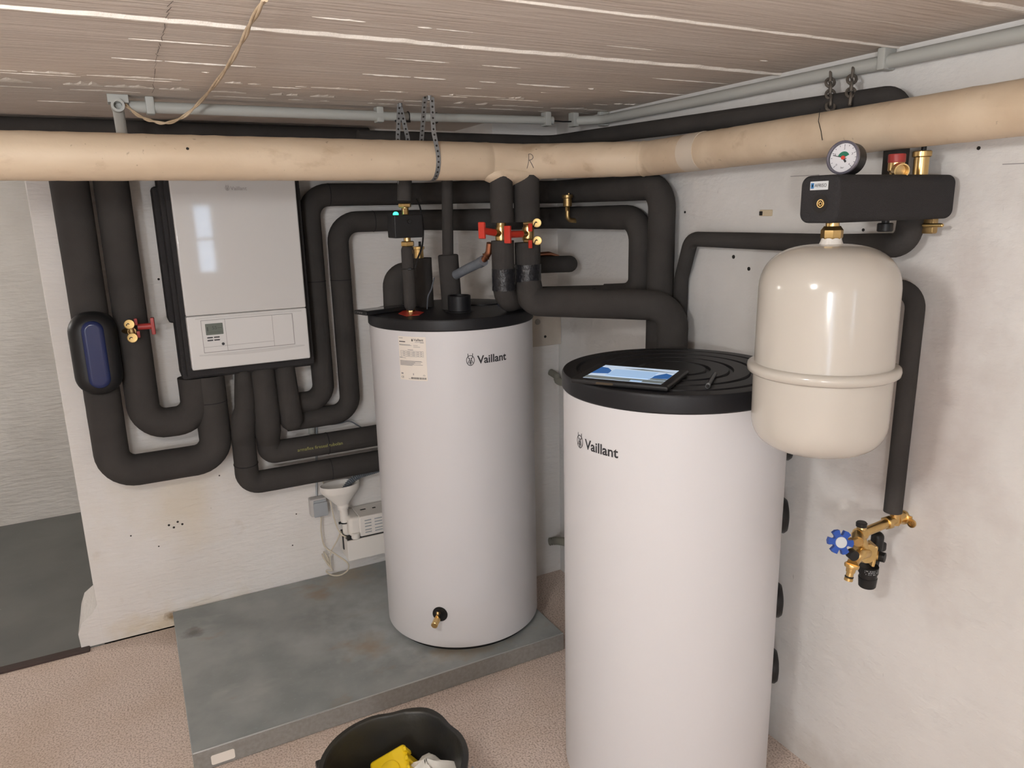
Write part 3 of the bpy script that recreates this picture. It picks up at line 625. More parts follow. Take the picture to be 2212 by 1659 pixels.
chain('rusty chain holding the cream pipe, right one of the two on the right wall', (-0.030, -1.840, 2.000), (-0.100, -1.896, 1.913))

# ------------------------------------------------------------------ ceiling conduits, twisted wire
t = thing('cable_conduit', (-.8, -.625, 2.0), 'pale grey cable conduit fixed under the ceiling above the wall unit', 'conduit', 'ceiling conduits')
b = BM(); sweep(b, [(-1.60, -.625, 2.006), (-.83, -.63, 2.006)], .0165, 0, 16); sweep(b, [(-.83, -.63, 2.006), (-.20, -.69, 2.006)], .0145, 0, 16); part('tube', b, CONDUIT, t)
b = BM(); lathe(b, [(.011, -.03), (.018, -.03), (.018, .02), (0, .02), (0, 0), (.011, 0), (.011, -.03)], (-1.63, -.64, 2.003), (0, 1, 0), 20); sweep(b, [(-1.63, -.63, 2.0), (-1.628, -.55, 1.955), (-1.625, -.40, 1.90)], .0155, .03, 14); box(b, (-1.655, -.655, 2.012), (-1.60, -.60, H), .002); part('tee', b, CONDUIT, t)
for x in (-1.545, -.845, -.225, -.115):
    b = BM(); yy = -.625 if x < -.8 else (-.685 if x < -.2 else -.70); box(b, (x - .012, yy - .02, 1.985), (x + .012, yy + .02, H), .004, 2); part('clip', b, CONDUIT, t)
for x in (-.745, -.64):
    b = BM(); torus(b, (x, -.635, 2.006), (1, 0, 0), .0165, .0022, 20, 6); part('cable_tie', b, BPLAST, t)
b = BM(); box(b, (-.80, -.66, 1.985), (-.745, -.655, 1.992), .001); part('tie_tail', b, BPLAST, t)
b = BM(); sweep(b, [(-.22, -.688, 2.006), (-.16, -.70, 2.002), (-.10, -.705, 2.004)], .0025, .02, 8); part('wire', b, BPLAST, t)
t = thing('cable_conduit', (-.03, -1.6, 2.0), 'pale grey cable conduit running along the top of the right wall', 'conduit', 'ceiling conduits')
b = BM(); sweep(b, [(-.11, -.70, 2.006), (-.04, -.78, 2.004), (-.024, -1.2, 2.003), (-.020, -3.3, 2.003)], .0165, [0, .05, .3, 0], 16); part('tube', b, CONDUIT, t)
for y in (-1.925, -.76):
    b = BM(); box(b, (-.044, y - .011, 1.984), (-.001, y + .011, H), .005, 2); part('clip', b, CONDUIT, t)
b = BM()
W = [V(p) for p in ((-1.423, -1.866, 2.012), (-1.419, -1.716, 2.015), (-1.411, -1.521, 2.016), (-1.412, -1.239, 2.008), (-1.413, -0.800, 2.014), (-1.462, -0.740, 1.972), (-1.508, -0.700, 1.955), (-1.546, -0.680, 1.961), (-1.579, -0.660, 1.977), (-1.611, -0.645, 2.008))]
W[0].z = min(W[0].z, H - .006)
dens = []
for i in range(len(W) - 1):
    p0, p1, p2, p3 = W[max(i - 1, 0)], W[i], W[i + 1], W[min(i + 2, len(W) - 1)]
    for k in range(12):
        s = k / 12; dens.append(.5 * ((2 * p1) + (p2 - p0) * s + (2 * p0 - 5 * p1 + 4 * p2 - p3) * s * s + (3 * p1 - p0 - 3 * p2 + p3) * s ** 3))
dens.append(W[-1])
for ph in (0, pi):
    pts = []
    for i, p in enumerate(dens):
        a = i * .30 + ph; pts.append(p + V((cos(a) * .0024, 0, sin(a) * .0024)))
    sweep(b, pts, .0029, 0, 8)
tag(part('twisted_wire', b, TWINE, None, 60), 'brown twisted two core wire sagging from the ceiling to the conduit end', 'wire')

# ------------------------------------------------------------------ cream expansion vessel and the foam block that carries it
VX, VY = -.36, -2.085
t = thing('expansion_vessel', (VX, VY, 1.14), 'cream white expansion vessel hanging beside the right wall', 'vessel')
R = .1405; zt, zb = 1.600, 1.150; zm = 1.338
def dome(r, z0, z1, n=12, p=2.6):
    return [(r * (1 - k / n), 0) for k in range(0)]
pr = [(0, zb)]
for k in range(1, 17): a = pi / 2 * k / 16; pr.append((R * sin(a) ** .62, zb + .085 * (1 - cos(a) ** .75)))
pr += [(R * 1.005, zm - .012), (R * 1.0, zm + .012)]
for k in range(15, -1, -1): a = pi / 2 * k / 16; pr.append((R * sin(a) ** .70, zt - .105 * (1 - cos(a) ** .80)))
b = BM(); lathe(b, pr, (VX, VY, 0), seg=96); shell = part('vessel_shell', b, CREAMV, t, 50)
b = BM(); lathe(b, [(R - .01, zm - .011), (R + .006, zm - .013), (R + .013, zm - .008), (R + .0145, zm), (R + .013, zm + .007), (R + .006, zm + .011), (R - .01, zm + .011)], (VX, VY, 0), seg=96); part('rolled_seam', b, CREAMV, t, 50)
b = BM(); lathe(b, [(0, zt - .006), (.026, zt - .006), (.021, zt + .006), (.0195, zt + .012), (0, zt + .012)], (VX, VY, 0), seg=24); part('neck', b, WPLAST, t, 40)
b = BM(); lathe(b, [(0, zt + .009), (.0195, zt + .009), (.022, zt + .014)] + [(.022, zt + .028), (.0175, zt + .034), (.0165, zt + .036), (0, zt + .036)], (VX, VY, 0), seg=8); cyl(b, (VX, VY, zt + .034), (VX, VY, zt + .052), .0135); cyl(b, (VX, VY, zt + .048), (VX, VY, zt + .056), .020); part('brass_union', b, BRASS, t, 30)

t = thing('boiler_safety_group', (-.2, -2.08, 1.643), 'black foam block sticking out from the right wall above the cream vessel', 'manifold')
GX0, GX1, GY0, GY1, GZ0, GZ1 = -.402, -.03, -2.128, -2.032, 1.643, 1.738
b = BM(); soft_block(b, GY0, GZ0, GY1, GZ1, .020, lambda y, z, d: V((GX1 - d, y, z)), GX1 - GX0, .008, 8, 5)
part('foam_shell', b, EPP, t, 50)
fg = lambda y, z, d=0: V((GX0 - .0006 - d, y, z))
ly0, lz0 = (-0.402, -2.059, 1.709)[1:]; ly1 = (-0.402, -2.103, 1.711)[1]; Y_ = lambda s: ly0 + (ly1 - ly0) * s
b = BM(); extrude_poly(b, [(Y_(0), lz0), (Y_(1), lz0), (Y_(1), lz0 + .017), (Y_(0), lz0 + .017)], fg, .0008); lab = part('label', b, SILVER, t, 0)
b = BM(); wlab = ly0 - ly1; fl = lambda x, z: V((GX0 - .0017, ly0 - x, lz0 + z))
rect(b, wlab * .04, .003, wlab * .22, .014, fl, 0); rect(b, wlab * .10, .006, wlab * .16, .011, fl, 2); text(b, 'AFRISO', wlab * .26, .0055, wlab * .66, fl, mi=1, bold=.0, h=.0072); part('label_lettering', b, BBLUE, lab, 0, [BBLUE, INK, SILVER])
py, pz = (-0.402, -2.086, 1.682)[1:]
b = BM(); lathe(b, [(0, .0), (.0175, .0), (.0185, .0008), (0.0185, .0012), (0, .0012)], (GX0, py, pz), (-1, 0, 0), 24); port = part('port', b, HOLE, t)
b = BM(); torus(b, (GX0 - .003, py - .003, pz), (-1, 0, 0), .0075, .0016, 20, 6); torus(b, (GX0 - .003, py - .003, pz), (-1, 0, 0), .0035, .0012, 14, 6); part('brass_plug', b, BRASS, port)
b = BM(); box(b, (-.05, -2.10, 1.61), (-.03, -2.06, 1.648), .004); part('bracket', b, DBRASS, t)
b = BM(); sweep(b, [(-0.060, -2.085, 1.629), (-0.050, -2.120, 1.629)], .0045, 0, 12, 'round'); part('brass_lever', b, BRASS, t)
b = BM(); kx = (-0.159, -2.050, 1.618); cyl(b, (kx[0], -2.06, 1.618), (kx[0], -2.06, 1.637), .0165, seg=20, bev=.002); cyl(b, (kx[0], -2.06, 1.637), (kx[0], -2.06, 1.648), .008); part('valve_knob', b, BPLAST, t)

# pressure gauge
gp = V((-.345, -2.088, 1.7715)); gd = V((cos(rad(192)), sin(rad(192)), .10)).normalized(); gr = gd.cross(V((0, 0, 1))).normalized() * -1; gu = gr.cross(gd) * -1
if gu.z < 0: gu = -gu
gr = gu.cross(gd)   # right hand direction for someone looking at the dial
t = thing('pressure_gauge', gp - V((0, 0, .033)), 'round pressure gauge with green zone standing on the black foam block', 'gauge')
b = BM(); lathe(b, [(0, -.034), (.030, -.034), (.0325, -.03), (.0325, .004), (.0315, .006), (.0295, .006), (.0285, .001), (0, .001)], gp, gd, 40); part('case', b, BPLAST, t)
b = BM(); lathe(b, [(.029, .001), (.0335, .001), (.0335, .007), (.031, .009), (.029, .007), (.029, .001)], gp, gd, 40); part('bezel', b, VIOL, t)
fdial = lambda x, y, d=0: gp + gr * x + gu * y + gd * (.0016 + d)
b = BM(); fpoly(b, [(.0285 * cos(2 * pi * k / 40), .0285 * sin(2 * pi * k / 40)) for k in range(40)], fdial); dial = part('dial', b, DIAL, t, 0)
b = BM(); fe = lambda x, y: fdial(x, y, .0004)
fpoly(b, [(0, 0)] + [(.0125 * cos(rad(a)), .0125 * sin(rad(a))) for a in range(25, 166, 10)], fe)
part('green_zone', b, GREEN, dial, 0)
b = BM()
for k in range(13):
    a = rad(225 - 270 * k / 12); l = .003 if k % 3 else .005; stroke(b, [((.0265 - l) * cos(a), (.0265 - l) * sin(a)), (.0265 * cos(a), .0265 * sin(a))], .0009, fe)
for s, a in (('0', 225), ('1', 157), ('2', 90), ('3', 22), ('4', -45)):
    text(b, s, .0185 * cos(rad(a)) - .0014, .0185 * sin(rad(a)) - .002, .0012 if s == '1' else .0028, fe, h=.0042)
text(b, 'bar', -.0035, -.021, .007, fe); part('scale', b, INK, dial, 0)
b = BM(); ff = lambda x, y: fdial(x, y, .0014); a = rad(165); stroke(b, [(-.007 * cos(a), -.007 * sin(a)), (.023 * cos(a), .023 * sin(a))], .0014, ff); stroke(b, [(0, 0), (.006, -.009)], .004, ff, 0); part('needle', b, INK, dial, 0)
b = BM(); lathe(b, [(0, .001), (.004, .001), (.004, .003), (0, .0035)], fdial(0, 0), gd, 16); part('needle_hub', b, RED, dial)
b = BM(); cyl(b, gp - gd * .018 - V((0, 0, .031)), gp - gd * .018 - V((0, 0, .045)), .007); part('stem', b, BRASS, t)
# safety valve and air vent on top of the block
sp = V((-0.168, -2.080, 1.737)); sp.z = GZ1
t = thing('safety_valve', sp, 'brass safety valve with a red cap on the black foam block', 'valve')
b = BM(); lathe(b, [(0, -.004), (.012, -.004), (.012, .006), (.0165, .010), (.0165, .026), (0, .026)], sp, seg=24); d = V((-.55, -.75, -.12)).normalized(); lathe(b, [(0, 0), (.0095, 0), (.0105, .014), (.0155, .016), (.0155, .038), (.0132, .038), (.0125, .02), (0, .02)], sp + V((0, 0, .012)), d, 24); sv = part('valve_body', b, BRASS, t); b = BM(); q = sp + V((0, 0, .012)) + d * .0205; lathe(b, [(0, 0), (.0115, 0), (.0115, .001), (0, .001)], q, d, 20); part('outlet_bore', b, DBRASS, sv)
b = BM(); lathe(b, [(0, .026), (.0165, .026), (.0175, .028), (.0175, .042), (.0165, .044), (0, .044)], sp, seg=20); part('red_cap', b, DRED, t)
vp = V((-0.084, -2.080, 1.737)); vp.z = GZ1
t = thing('air_vent', vp, 'shiny brass air vent on the black foam block nearest the right wall', 'vent')
b = BM(); lathe(b, [(0, -.004), (.014, -.004), (.0155, .0), (.0155, .038), (.0195, .040), (.0195, .050), (.017, .052), (0, .052)], vp, seg=32); part('vent_body', b, BRASS, t)
b = BM(); cyl(b, vp + V((.004, 0, .052)), vp + V((.004, 0, .072)), .0055, seg=12, bev=.001); part('vent_cap', b, BPLAST, t)

# ------------------------------------------------------------------ valves with red handles
def T_handle(parent, c, d, up, L, name='handle', wd=.012, stem=.03, mat=None, th=.024):
    c, d, up = V(c), V(d).normalized(), V(up).normalized(); s = d.cross(up)
    b = BM(); M = Matrix.Translation(c) @ Matrix((s, up, d)).transposed().to_4x4()
    box(b, (-th / 2, -L / 2, -wd / 2), (th / 2, L / 2, wd / 2), .003, 2, M=M)
    sweep(b, [c, c - d * stem], .0115, 0, 16); return part(name, b, mat or RED, parent)
def flat_cap(parent, c, d, r=.0115):
    b = BM(); lathe(b, [(0, 0), (r * .8, 0), (r, .003), (r, .011), (r * .94, .0125), (r * .8, .0118), (0, .0118)], c, d, 28); cyl(b, V(c) + V(d).normalized() * .011, V(c) + V(d).normalized() * .0145, .003, seg=12); o = part('brass_cap', b, CAPB, parent)
    b = BM(); d = V(d).normalized(); e = V(c) + d * .0145; sweep(b, [e, e + V((-.004, 0, .004)), e + V((-.009, 0, -.001)), e + V((-.008, .008, -.012))], .0015, .004, 8); part('cap_strap', b, BPLAST, o)
y1_ = -.925
for (hx, hz), (bx, bz), lab, caps in (((1041, 498), (1083, 505), 'brass valve with a red T handle on the left dropping pipe', ()), ((1096, 507), (1141, 510), 'brass valve with a red T handle and two brass caps on the right dropping pipe', ((1163, 482), (1164, 519)))):
    bp = V((-0.516, -0.870, 1.608)) if bx == 1083 else V((-0.417, -0.880, 1.605)); hp = V((-0.617, -0.930, 1.623)) if bx == 1083 else V((-0.530, -0.945, 1.607))
    t = thing('shut_off_valve', bp, lab, 'valve', 'red handled valves on the dropping pipes')
    b = BM(); lathe(b, [(0, -.04), (.017, -.04), (.017, -.025), (.021, -.02), (.021, .02), (.017, .025), (.017, .04), (0, .04)], bp, (0, 0, 1), 20); d = (hp - bp).normalized(); cyl(b, bp, bp + d * .045, .012); part('valve_body', b, BRASS, t)
    T_handle(t, hp, d, (0, 0, 1), .054 if bx == 1083 else .058, stem=(hp - bp).length - .035)
    for i, (cu, cv) in enumerate(caps):
        cp = V(((-0.412, -0.935, 1.641), (-0.411, -0.935, 1.582))[i]); flat_cap(t, cp, (-.5, -.85, .08), .0155); b = BM(); cyl(b, cp, cp + V((-.028, .04, 0)), .007); part('side_port', b, DBRASS, t)
    if caps:
        for u in (0, 1):
            cp = V(((-0.438, -0.935, 1.628), (-0.439, -0.935, 1.572))[u]); b = BM(); box(b, cp + V((-.006, -.004, -.014)), cp + V((.006, .006, .013)), .002, 2); part('red_tab', b, RED, t)
bp = V((-1.678, -0.190, 1.291)); t = thing('shut_off_valve', bp, 'small brass valve with a red T handle left of the wall unit', 'valve')
b = BM(); cyl(b, bp + V((.005, -.0, -.03)), bp + V((-.005, -.0, .03)), .009); cyl(b, bp + V((.0, .03, 0)), bp, .014); cyl(b, bp + V((-.03, .05, 0)), bp, .011); part('valve_body', b, DBRASS, t)
for cu in ((-1.684, -0.215, 1.320), (-1.680, -0.215, 1.271)): flat_cap(t, cu, (.05, -1, .16), .0175)
T_handle(t, (-1.607, -0.180, 1.304), (1, -.1, .0), (0, 0, 1), .062, stem=.05, mat=DRED, wd=.013)
for cu in ((-1.662, -0.200, 1.326), (-1.659, -0.200, 1.280)):
    b = BM(); cp = V(cu); box(b, cp + V((-.005, -.004, -.012)), cp + V((.006, .008, .012)), .002, 2); part('red_tab', b, DRED, t)
# air vent on the inner pipe by the corner
vp = V((-0.006, -0.500, 1.619)); vp = V((-.115, vp.y, 1.655)); vq = V((-0.150, -0.710, 1.695))
t = thing('air_vent', vq, 'dull brass air vent on a bent stem beside the red handled valves', 'vent')
b = BM(); lathe(b, [(0, 0), (.015, 0), (.0165, .003), (.0165, .03), (.021, .033), (.021, .042), (.018, .044), (0, .044)], vq, seg=24); cyl(b, vq + V((.006, 0, .044)), vq + V((.006, 0, .05)), .004, seg=10); part('vent_body', b, DBRASS, t)
b = BM(); hexnut(b, vq + V((0, 0, -.018)), vq, .0095); part('vent_nut', b, BRASS, t)
b = BM(); sweep(b, [vq + V((0, 0, -.016)), vq + V((0, 0, -.05)), vq + V((.05, -.0, -.055))], .009, .02, 14); part('bent_stem', b, DBRASS, t)
# air vent on the left tank
vq = V((-0.674, -0.480, 1.519)); t = thing('air_vent', vq, 'brass air vent standing on the stout pipe stub over the left tank', 'vent')
b = BM(); lathe(b, [(0, -.01), (.019, -.01), (.0185, .03), (.023, .032), (.023, .041), (0, .043)], vq, seg=24); part('vent_body', b, BRASS, t)
b = BM(); cyl(b, vq + V((.005, -.004, .042)), vq + V((.005, -.004, .06)), .005, seg=12); part('vent_cap', b, BPLAST, t)
# valve actuator with a green light
ax = V((-0.797, -0.700, 1.645)); t = thing('valve_actuator', ax + V((0, 0, -.04)), 'black box actuator with a glowing green light between brass unions', 'actuator')
b = BM(); box(b, ax + V((-.052, -.035, -.043)), ax + V((.050, .045, .034)), .004, 2); part('actuator_box', b, BPLAST, t)
b = BM(); cyl(b, ax + V((.001, -.0345, .012)), ax + V((.001, -.040, .012)), .0075, seg=16, bev=.001); part('push_button', b, BPLAST, t)
b = BM(); lathe(b, [(0, -.002), (.010, -.002), (.009, .006), (.005, .010), (0, .011)], ax + V((-.034, .0, .034)), seg=16); part('green_light', b, LED, t)
b = BM(); o = ax
for z0, z1, r_ in ((.034, .062, .012), (.060, .066, .013), (.086, .1, .01)): cyl(b, o + V((0, 0, z0)), o + V((0, 0, z1)), r_)
hexnut(b, o + V((0, 0, .058)), o + V((0, 0, .072)), .0225); hexnut(b, o + V((0, 0, .086)), o + V((0, 0, .104)), .0185); box(b, o + V((-.012, -.014, .034)), o + V((.004, .0, .056)), .002)
part('upper_union', b, BRASS, t, 30)
b = BM(); cyl(b, o + V((.003, 0, -.1)), o + V((.002, 0, -.04)), .012); hexnut(b, o + V((.003, 0, -.073)), o + V((.003, 0, -.055)), .0235); hexnut(b, o + V((.004, 0, -.1)), o + V((.004, 0, -.083)), .0195); part('lower_union', b, BRASS, t, 30)
LZ = 1.332
b = BM(); fz = V((-0.762, -0.605, 1.336)); lathe(b, [(0, -.004), (.017, -.004), (.017, .010), (.0135, .012), (.0135, .03), (0, .03)], fz, seg=8); tag(part('brass_fitting', b, BRASS, None, 30), 'brass fitting on the red tag under the slim pipe on the left tank lid', 'fitting')
b = BM(); c = V((-0.756, -0.588, 1.332)); fpts = [(-0.820, -0.634, 1.332), (-0.754, -0.524, 1.332), (-0.749, -0.561, 1.332), (-0.730, -0.655, 1.332), (-0.771, -0.716, 1.332), (-0.798, -0.710, 1.332), (-0.820, -0.722, 1.332)]
extrude_poly(b, [(p[0], p[1]) for p in fpts], lambda x, y, d: V((x, y, LZ + .0005 + d)), .0012); tag(part('red_tag', b, RED, None, 0), 'red plastic tag lying on the left tank lid round the brass fitting', 'tag', 'red tags')
b = BM(); cz = V((-0.609, -0.701, 1.332)); lathe(b, [(0, .0), (.052, .0), (.052, .002), (.0425, .004), (.0415, .056), (.040, .058), (.0365, .058), (.036, .045), (0, .045)], (cz.x, cz.y, LZ), seg=40); tag(part('lid_sleeve', b, LIDM, None, 35), 'round black plastic sleeve on the left tank lid', 'sleeve')
b = BM(); p = V((-0.593, -0.545, 1.332)); box(b, (p.x - .008, p.y - .004, LZ), (p.x + .008, p.y + .006, LZ + .02), .002); tag(part('red_tag', b, RED), 'small red tag beside the round black sleeve on the left tank lid', 'tag', 'red tags')
b = BM(); p = V((-0.407, -0.638, 1.332)); box(b, (p.x - .012, p.y - .008, LZ), (p.x + .014, p.y + .008, LZ + .01), .003); tag(part('blue_tag', b, node_mat('bright_blue_plastic', (.02, .16, .5), .4)), 'small bright blue tag at the right of the left tank lid', 'tag')
p = V((-0.429, -0.547, 1.332)); b = BM(); lathe(b, [(0, 0), (.085, 0), (.085, .004), (.06, .009), (0, .009)], (p.x - .01, p.y + .02, LZ), seg=40); tag(part('cover_plate', b, LIDM), 'flat round black cover plate at the rear of the left tank lid', 'cover')
# handheld device lying over the lid edge
b = BM(); a_ = V((-0.946, -0.580, 1.345)); c_ = V((-0.745, -0.521, 1.345)); M = Matrix.Translation(((a_ + c_) / 2).to_tuple()) @ Matrix.Rotation(math.atan2((c_ - a_).y, (c_ - a_).x), 4, 'Z'); L = (c_ - a_).length
t = thing('handheld_tablet', (M.translation.x, M.translation.y, LZ), 'black handheld device lying over the left edge of the left tank lid', 'phone')
M.translation.z = LZ + .0105
box(b, (-L / 2, -.040, -.010), (L / 2, .040, .005), .004, 3, M=M); part('case', b, BPLAST, t)
b = BM(); box(b, (-L / 2 + .014, -.03, .0048), (L / 2 - .012, .03, .0056), .0004, 1, M=M); part('screen', b, node_mat('dark_glass', (.03, .03, .035), .12), t)
for k in range(3):
    b = BM(); p = M @ V((-L / 2 - .0002, -.014 + k * .012, -.001)); cyl(b, p, p + M.to_3x3() @ V((-.001, 0, 0)), .0022, seg=12); part('connector', b, STEEL, t)
def cable(name, label, pts, r, mat, cat='cable', group=None, bend=.03):
    W = [V(p) for p in pts]; d = []
    for i in range(len(W) - 1):
        p0, p1, p2, p3 = W[max(i - 1, 0)], W[i], W[i + 1], W[min(i + 2, len(W) - 1)]
        for k in range(8):
            s = k / 8; d.append(.5 * ((2 * p1) + (p2 - p0) * s + (2 * p0 - 5 * p1 + 4 * p2 - p3) * s * s + (3 * p1 - p0 - 3 * p2 + p3) * s ** 3))
    d.append(W[-1]); b = BM(); sweep(b, d, r, 0, 8); return tag(part(name, b, mat, None, 60), label, cat, group)
cable('cable', 'thin black cable hanging past the green lit actuator to the tank lid', [(-0.723, -0.620, 1.732), (-0.726, -0.660, 1.700), (-0.727, -0.680, 1.636), (-0.741, -0.700, 1.573), (-0.767, -0.715, 1.527), (-0.779, -0.720, 1.496)], .0032, BPLAST)
cable('cable', 'dark cable rising from the left tank lid beside the slim pipe', [(-0.688, -0.578, 1.334), (-0.698, -0.620, 1.385), (-0.676, -0.600, 1.408), (-0.655, -0.580, 1.448)], .0025, GHOSE)
# ribbed grey hose and copper elbow near the valves
def ribbed(b, pts, r, pitch, seg=14, amp=.16):
    W = [V(p) for p in pts]; d = []
    for i in range(len(W) - 1):
        p0, p1, p2, p3 = W[max(i - 1, 0)], W[i], W[i + 1], W[min(i + 2, len(W) - 1)]
        for k in range(10):
            s = k / 10; d.append(.5 * ((2 * p1) + (p2 - p0) * s + (2 * p0 - 5 * p1 + 4 * p2 - p3) * s * s + (3 * p1 - p0 - 3 * p2 + p3) * s ** 3))
    d.append(W[-1]); L = sum((x - y).length for x, y in zip(d, d[1:])); n = int(L / pitch * 4); out = []; acc = 0; j = 0
    for k in range(n + 1):
        s = L * k / n
        while j < len(d) - 2 and acc + (d[j + 1] - d[j]).length < s: acc += (d[j + 1] - d[j]).length; j += 1
        l = (d[j + 1] - d[j]).length or 1; q = d[j].lerp(d[j + 1], min(1, (s - acc) / l)); out.append((*q, r * (1 + amp * (1, 0, -1, 0)[k % 4])))
    sweep(b, out, r, 0, seg)
b = BM(); ribbed(b, [(-0.601, -0.660, 1.460), (-0.580, -0.740, 1.490), (-0.562, -0.800, 1.511)], .0165, .006, amp=.03); cyl(b, (-0.564, -0.790, 1.508), (-0.560, -0.815, 1.517), .0185)
tag(part('drain_hose', b, GHOSE, None, 60), 'grey hose running from the tank sleeve up to a copper bend', 'hose')
b = BM(); sweep(b, [(-0.562, -0.800, 1.511), (-0.554, -0.820, 1.528), (-0.551, -0.840, 1.546), (-0.551, -0.850, 1.578)], .0115, .02, 14); torus(b, (-0.554, -0.822, 1.531), (.5, -.2, .6), .0125, .003, 16, 6); tag(part('copper_bend', b, COPPER), 'copper pipe bend at the end of the grey hose by the left dropping pipe', 'pipe')

# ------------------------------------------------------------------ funnel, condensate pump, socket and their leads
fx, _, fz = (-0.953, -0.100, 0.514); t = thing('drain_funnel', (fx, -.09, .38), 'white oval drain funnel under the black pipes beside the left tank', 'funnel')
def loft(b, secs, n=32, close=True):
    rings = []
    for cx, cy, z, rx, ry in secs: rings.append([b.verts.new((cx + rx * cos(2 * pi * k / n), cy + ry * sin(2 * pi * k / n), z)) for k in range(n)])
    for a, c in zip(rings, rings[1:]):
        for k in range(n): b.faces.new((a[k], a[(k + 1) % n], c[(k + 1) % n], c[k]))
    return rings
zr = fz + .004; x0 = fx; y0 = -.095; zn = (-0.955, -0.095, 0.434)[2]
b = BM(); loft(b, [(x0 + .004, y0, zn - .02, .024, .024), (x0 + .004, y0, zn, .026, .026), (x0 + .002, y0, zn + .012, .035, .03), (x0, y0, zr - .022, .08, .052), (x0, y0, zr - .012, .086, .056), (x0, y0, zr + .012, .088, .057), (x0, y0, zr + .014, .086, .055), (x0, y0, zr + .010, .083, .053), (x0, y0, zr - .012, .081, .051), (x0 + .002, y0, zn + .014, .03, .025), (x0 + .004, y0, zn - .02, .018, .018)]); part('bowl', b, WPLAST, t, 50)
zbt = (-0.956, -0.095, 0.350)[2]
b = BM(); cyl(b, (x0 + .006, y0, zn), (x0 + .008, y0, zbt), .0185); cyl(b, (x0 + .006, y0, zn - .008), (x0 + .006, y0, zn + .006), .0275); part('outlet_tube', b, WPLAST, t)
b = BM(); cyl(b, (x0 + .008, y0, zbt - .003), (x0 + .008, y0, zbt + .002), .021); box(b, (x0 - .022, y0 - .012, zbt - .002), (x0 - .012, y0 - .006, zbt + .008), .001); part('hose_clip', b, BPLAST, t)
b = BM(); sweep(b, [(x0 + .008, y0, zbt), (x0 + .008, y0, zbt - .05), (x0 + .03, y0 + .0, zbt - .075)], .013, .015, 14); part('spout', b, WPLAST, t)
b = BM(); ribbed(b, [(-.68, -.02, .565), (-0.771, -0.060, 0.553), (-0.855, -0.075, 0.547), (-0.904, -0.085, 0.529), (-0.940, -0.095, 0.496)], .0125, .0085, amp=.22); tag(part('drain_hose', b, GHOSE, None, 60), 'blue grey corrugated hose ending in the white funnel', 'hose')
t = thing('condensate_pump', (-.83, -.12, .185), 'white condensate pump box with slots on the wall left of the tank', 'pump')
qx0, qz0 = -.957, .187
b = BM(); box(b, (qx0, -.16, qz0), (-.64, -.02, .283), .003, 2); part('reservoir', b, WPLAST, t)
b = BM(); box(b, (qx0 + .004, -.152, .281), (-.65, -.03, .289), .001); part('gap_strip', b, BPLAST, t)
b = BM(); box(b, (qx0 + .062, -.156, .288), (-.64, -.02, .382), .006, 3); box(b, (qx0 + .016, -.15, .292), (qx0 + .075, -.02, .382), .018, 4); cover = part('motor_cover', b, WPLAST, t, 50)
b = BM(); cyl(b, (qx0 + .042, -.15, .286), (qx0 + .042, -.15, .312), .019, seg=20, bev=.003); part('screw_plug', b, WPLAST, t)
b = BM()
for z in (.362, .348, .334, .318, .306):
    for x0_, x1_ in ((.085, .115), (.13, .165), (.18, .205)): box(b, (qx0 + x0_, -.1572, z - .003), (qx0 + x1_, -.15, z + .002), .0008, 1)
part('vent_slots', b, GPLAST, cover)
b = BM(); box(b, (qx0 + .09, -.08, .381), (qx0 + .115, -.07, .3828), 0); part('top_slot', b, HOLE, cover); b = BM(); box(b, (qx0 + .145, -.085, .381), (qx0 + .16, -.075, .3828), 0); part('top_slot', b, HOLE, cover)
b = BM(); box(b, (qx0 - .004, -.10, .22), (qx0 + .002, -.085, .29), .001); part('latch', b, BPLAST, t)
sx, _, sz = (-1.041, -0.030, 0.420); t = thing('socket_box', (sx, -.02, sz - .04), 'grey surface mounted socket box with closed flap beside the white funnel', 'socket')
b = BM(); box(b, (sx - .038, -.045, sz - .040), (sx + .036, -.002, sz + .042), .006, 3); part('housing', b, node_mat('light_grey_plastic', (.52, .50, .48), .5), t)
b = BM(); box(b, (sx - .026, -.056, sz - .040), (sx + .036, -.044, sz + .026), .004, 3); box(b, (sx - .024, -.05, sz + .026), (sx + .03, -.044, sz + .036), .002); part('flap', b, GPLAST, t)
cable('cable', 'grey cable running down the wall into the socket box', [(-0.996, -0.010, 1.033), (-1.002, -0.010, 0.930), (-1.029, -0.010, 0.617), (sx, -.012, sz + .045)], .005, GPLAST)
b = BM(); sweep(b, [(-0.985, -0.020, 1.074), (-0.996, -0.020, 0.957)], .018, 0, 16); sweep(b, [(-1.035, -0.020, 0.833), (-1.041, -0.020, 0.758)], .014, 0, 16); tag(part('cable_conduit', b, CONDUIT), 'short grey conduit tube on the wall behind the unit pipes', 'conduit', 'ceiling conduits')
cable('cable', 'thin grey cable draped over the pipe with yellow print', [(-1.024, -0.030, 0.817), (-0.976, -0.030, 0.791), (-0.917, -0.040, 0.790), (-0.876, -0.040, 0.793), (-0.833, -0.030, 0.762), (-0.780, -0.020, 0.718)], .003, GHOSE)
cp = [(-1.038, -0.050, 0.376), (-1.043, -0.050, 0.304), (-1.033, -0.050, 0.234), (-0.995, -0.090, 0.201), (-0.960, -0.140, 0.175), (-0.956, -0.130, 0.136), (-0.978, -0.090, 0.098), (-1.007, -0.070, 0.092), (-1.033, -0.060, 0.106), (-1.035, -0.055, 0.118), (-1.011, -0.060, 0.114), (-1.018, -0.060, 0.132), (-1.043, -0.050, 0.180), (-1.046, -0.050, 0.199), (-1.034, -0.050, 0.161), (-1.021, -0.055, 0.137), (-1.032, -0.040, 0.184), (-1.037, -0.040, 0.203), (-1.024, -0.045, 0.173), (-1.015, -0.050, 0.134)]
cable('power_lead', 'cream mains lead tied in a loose bundle below the socket box', cp, .0034, CORD, 'cable')
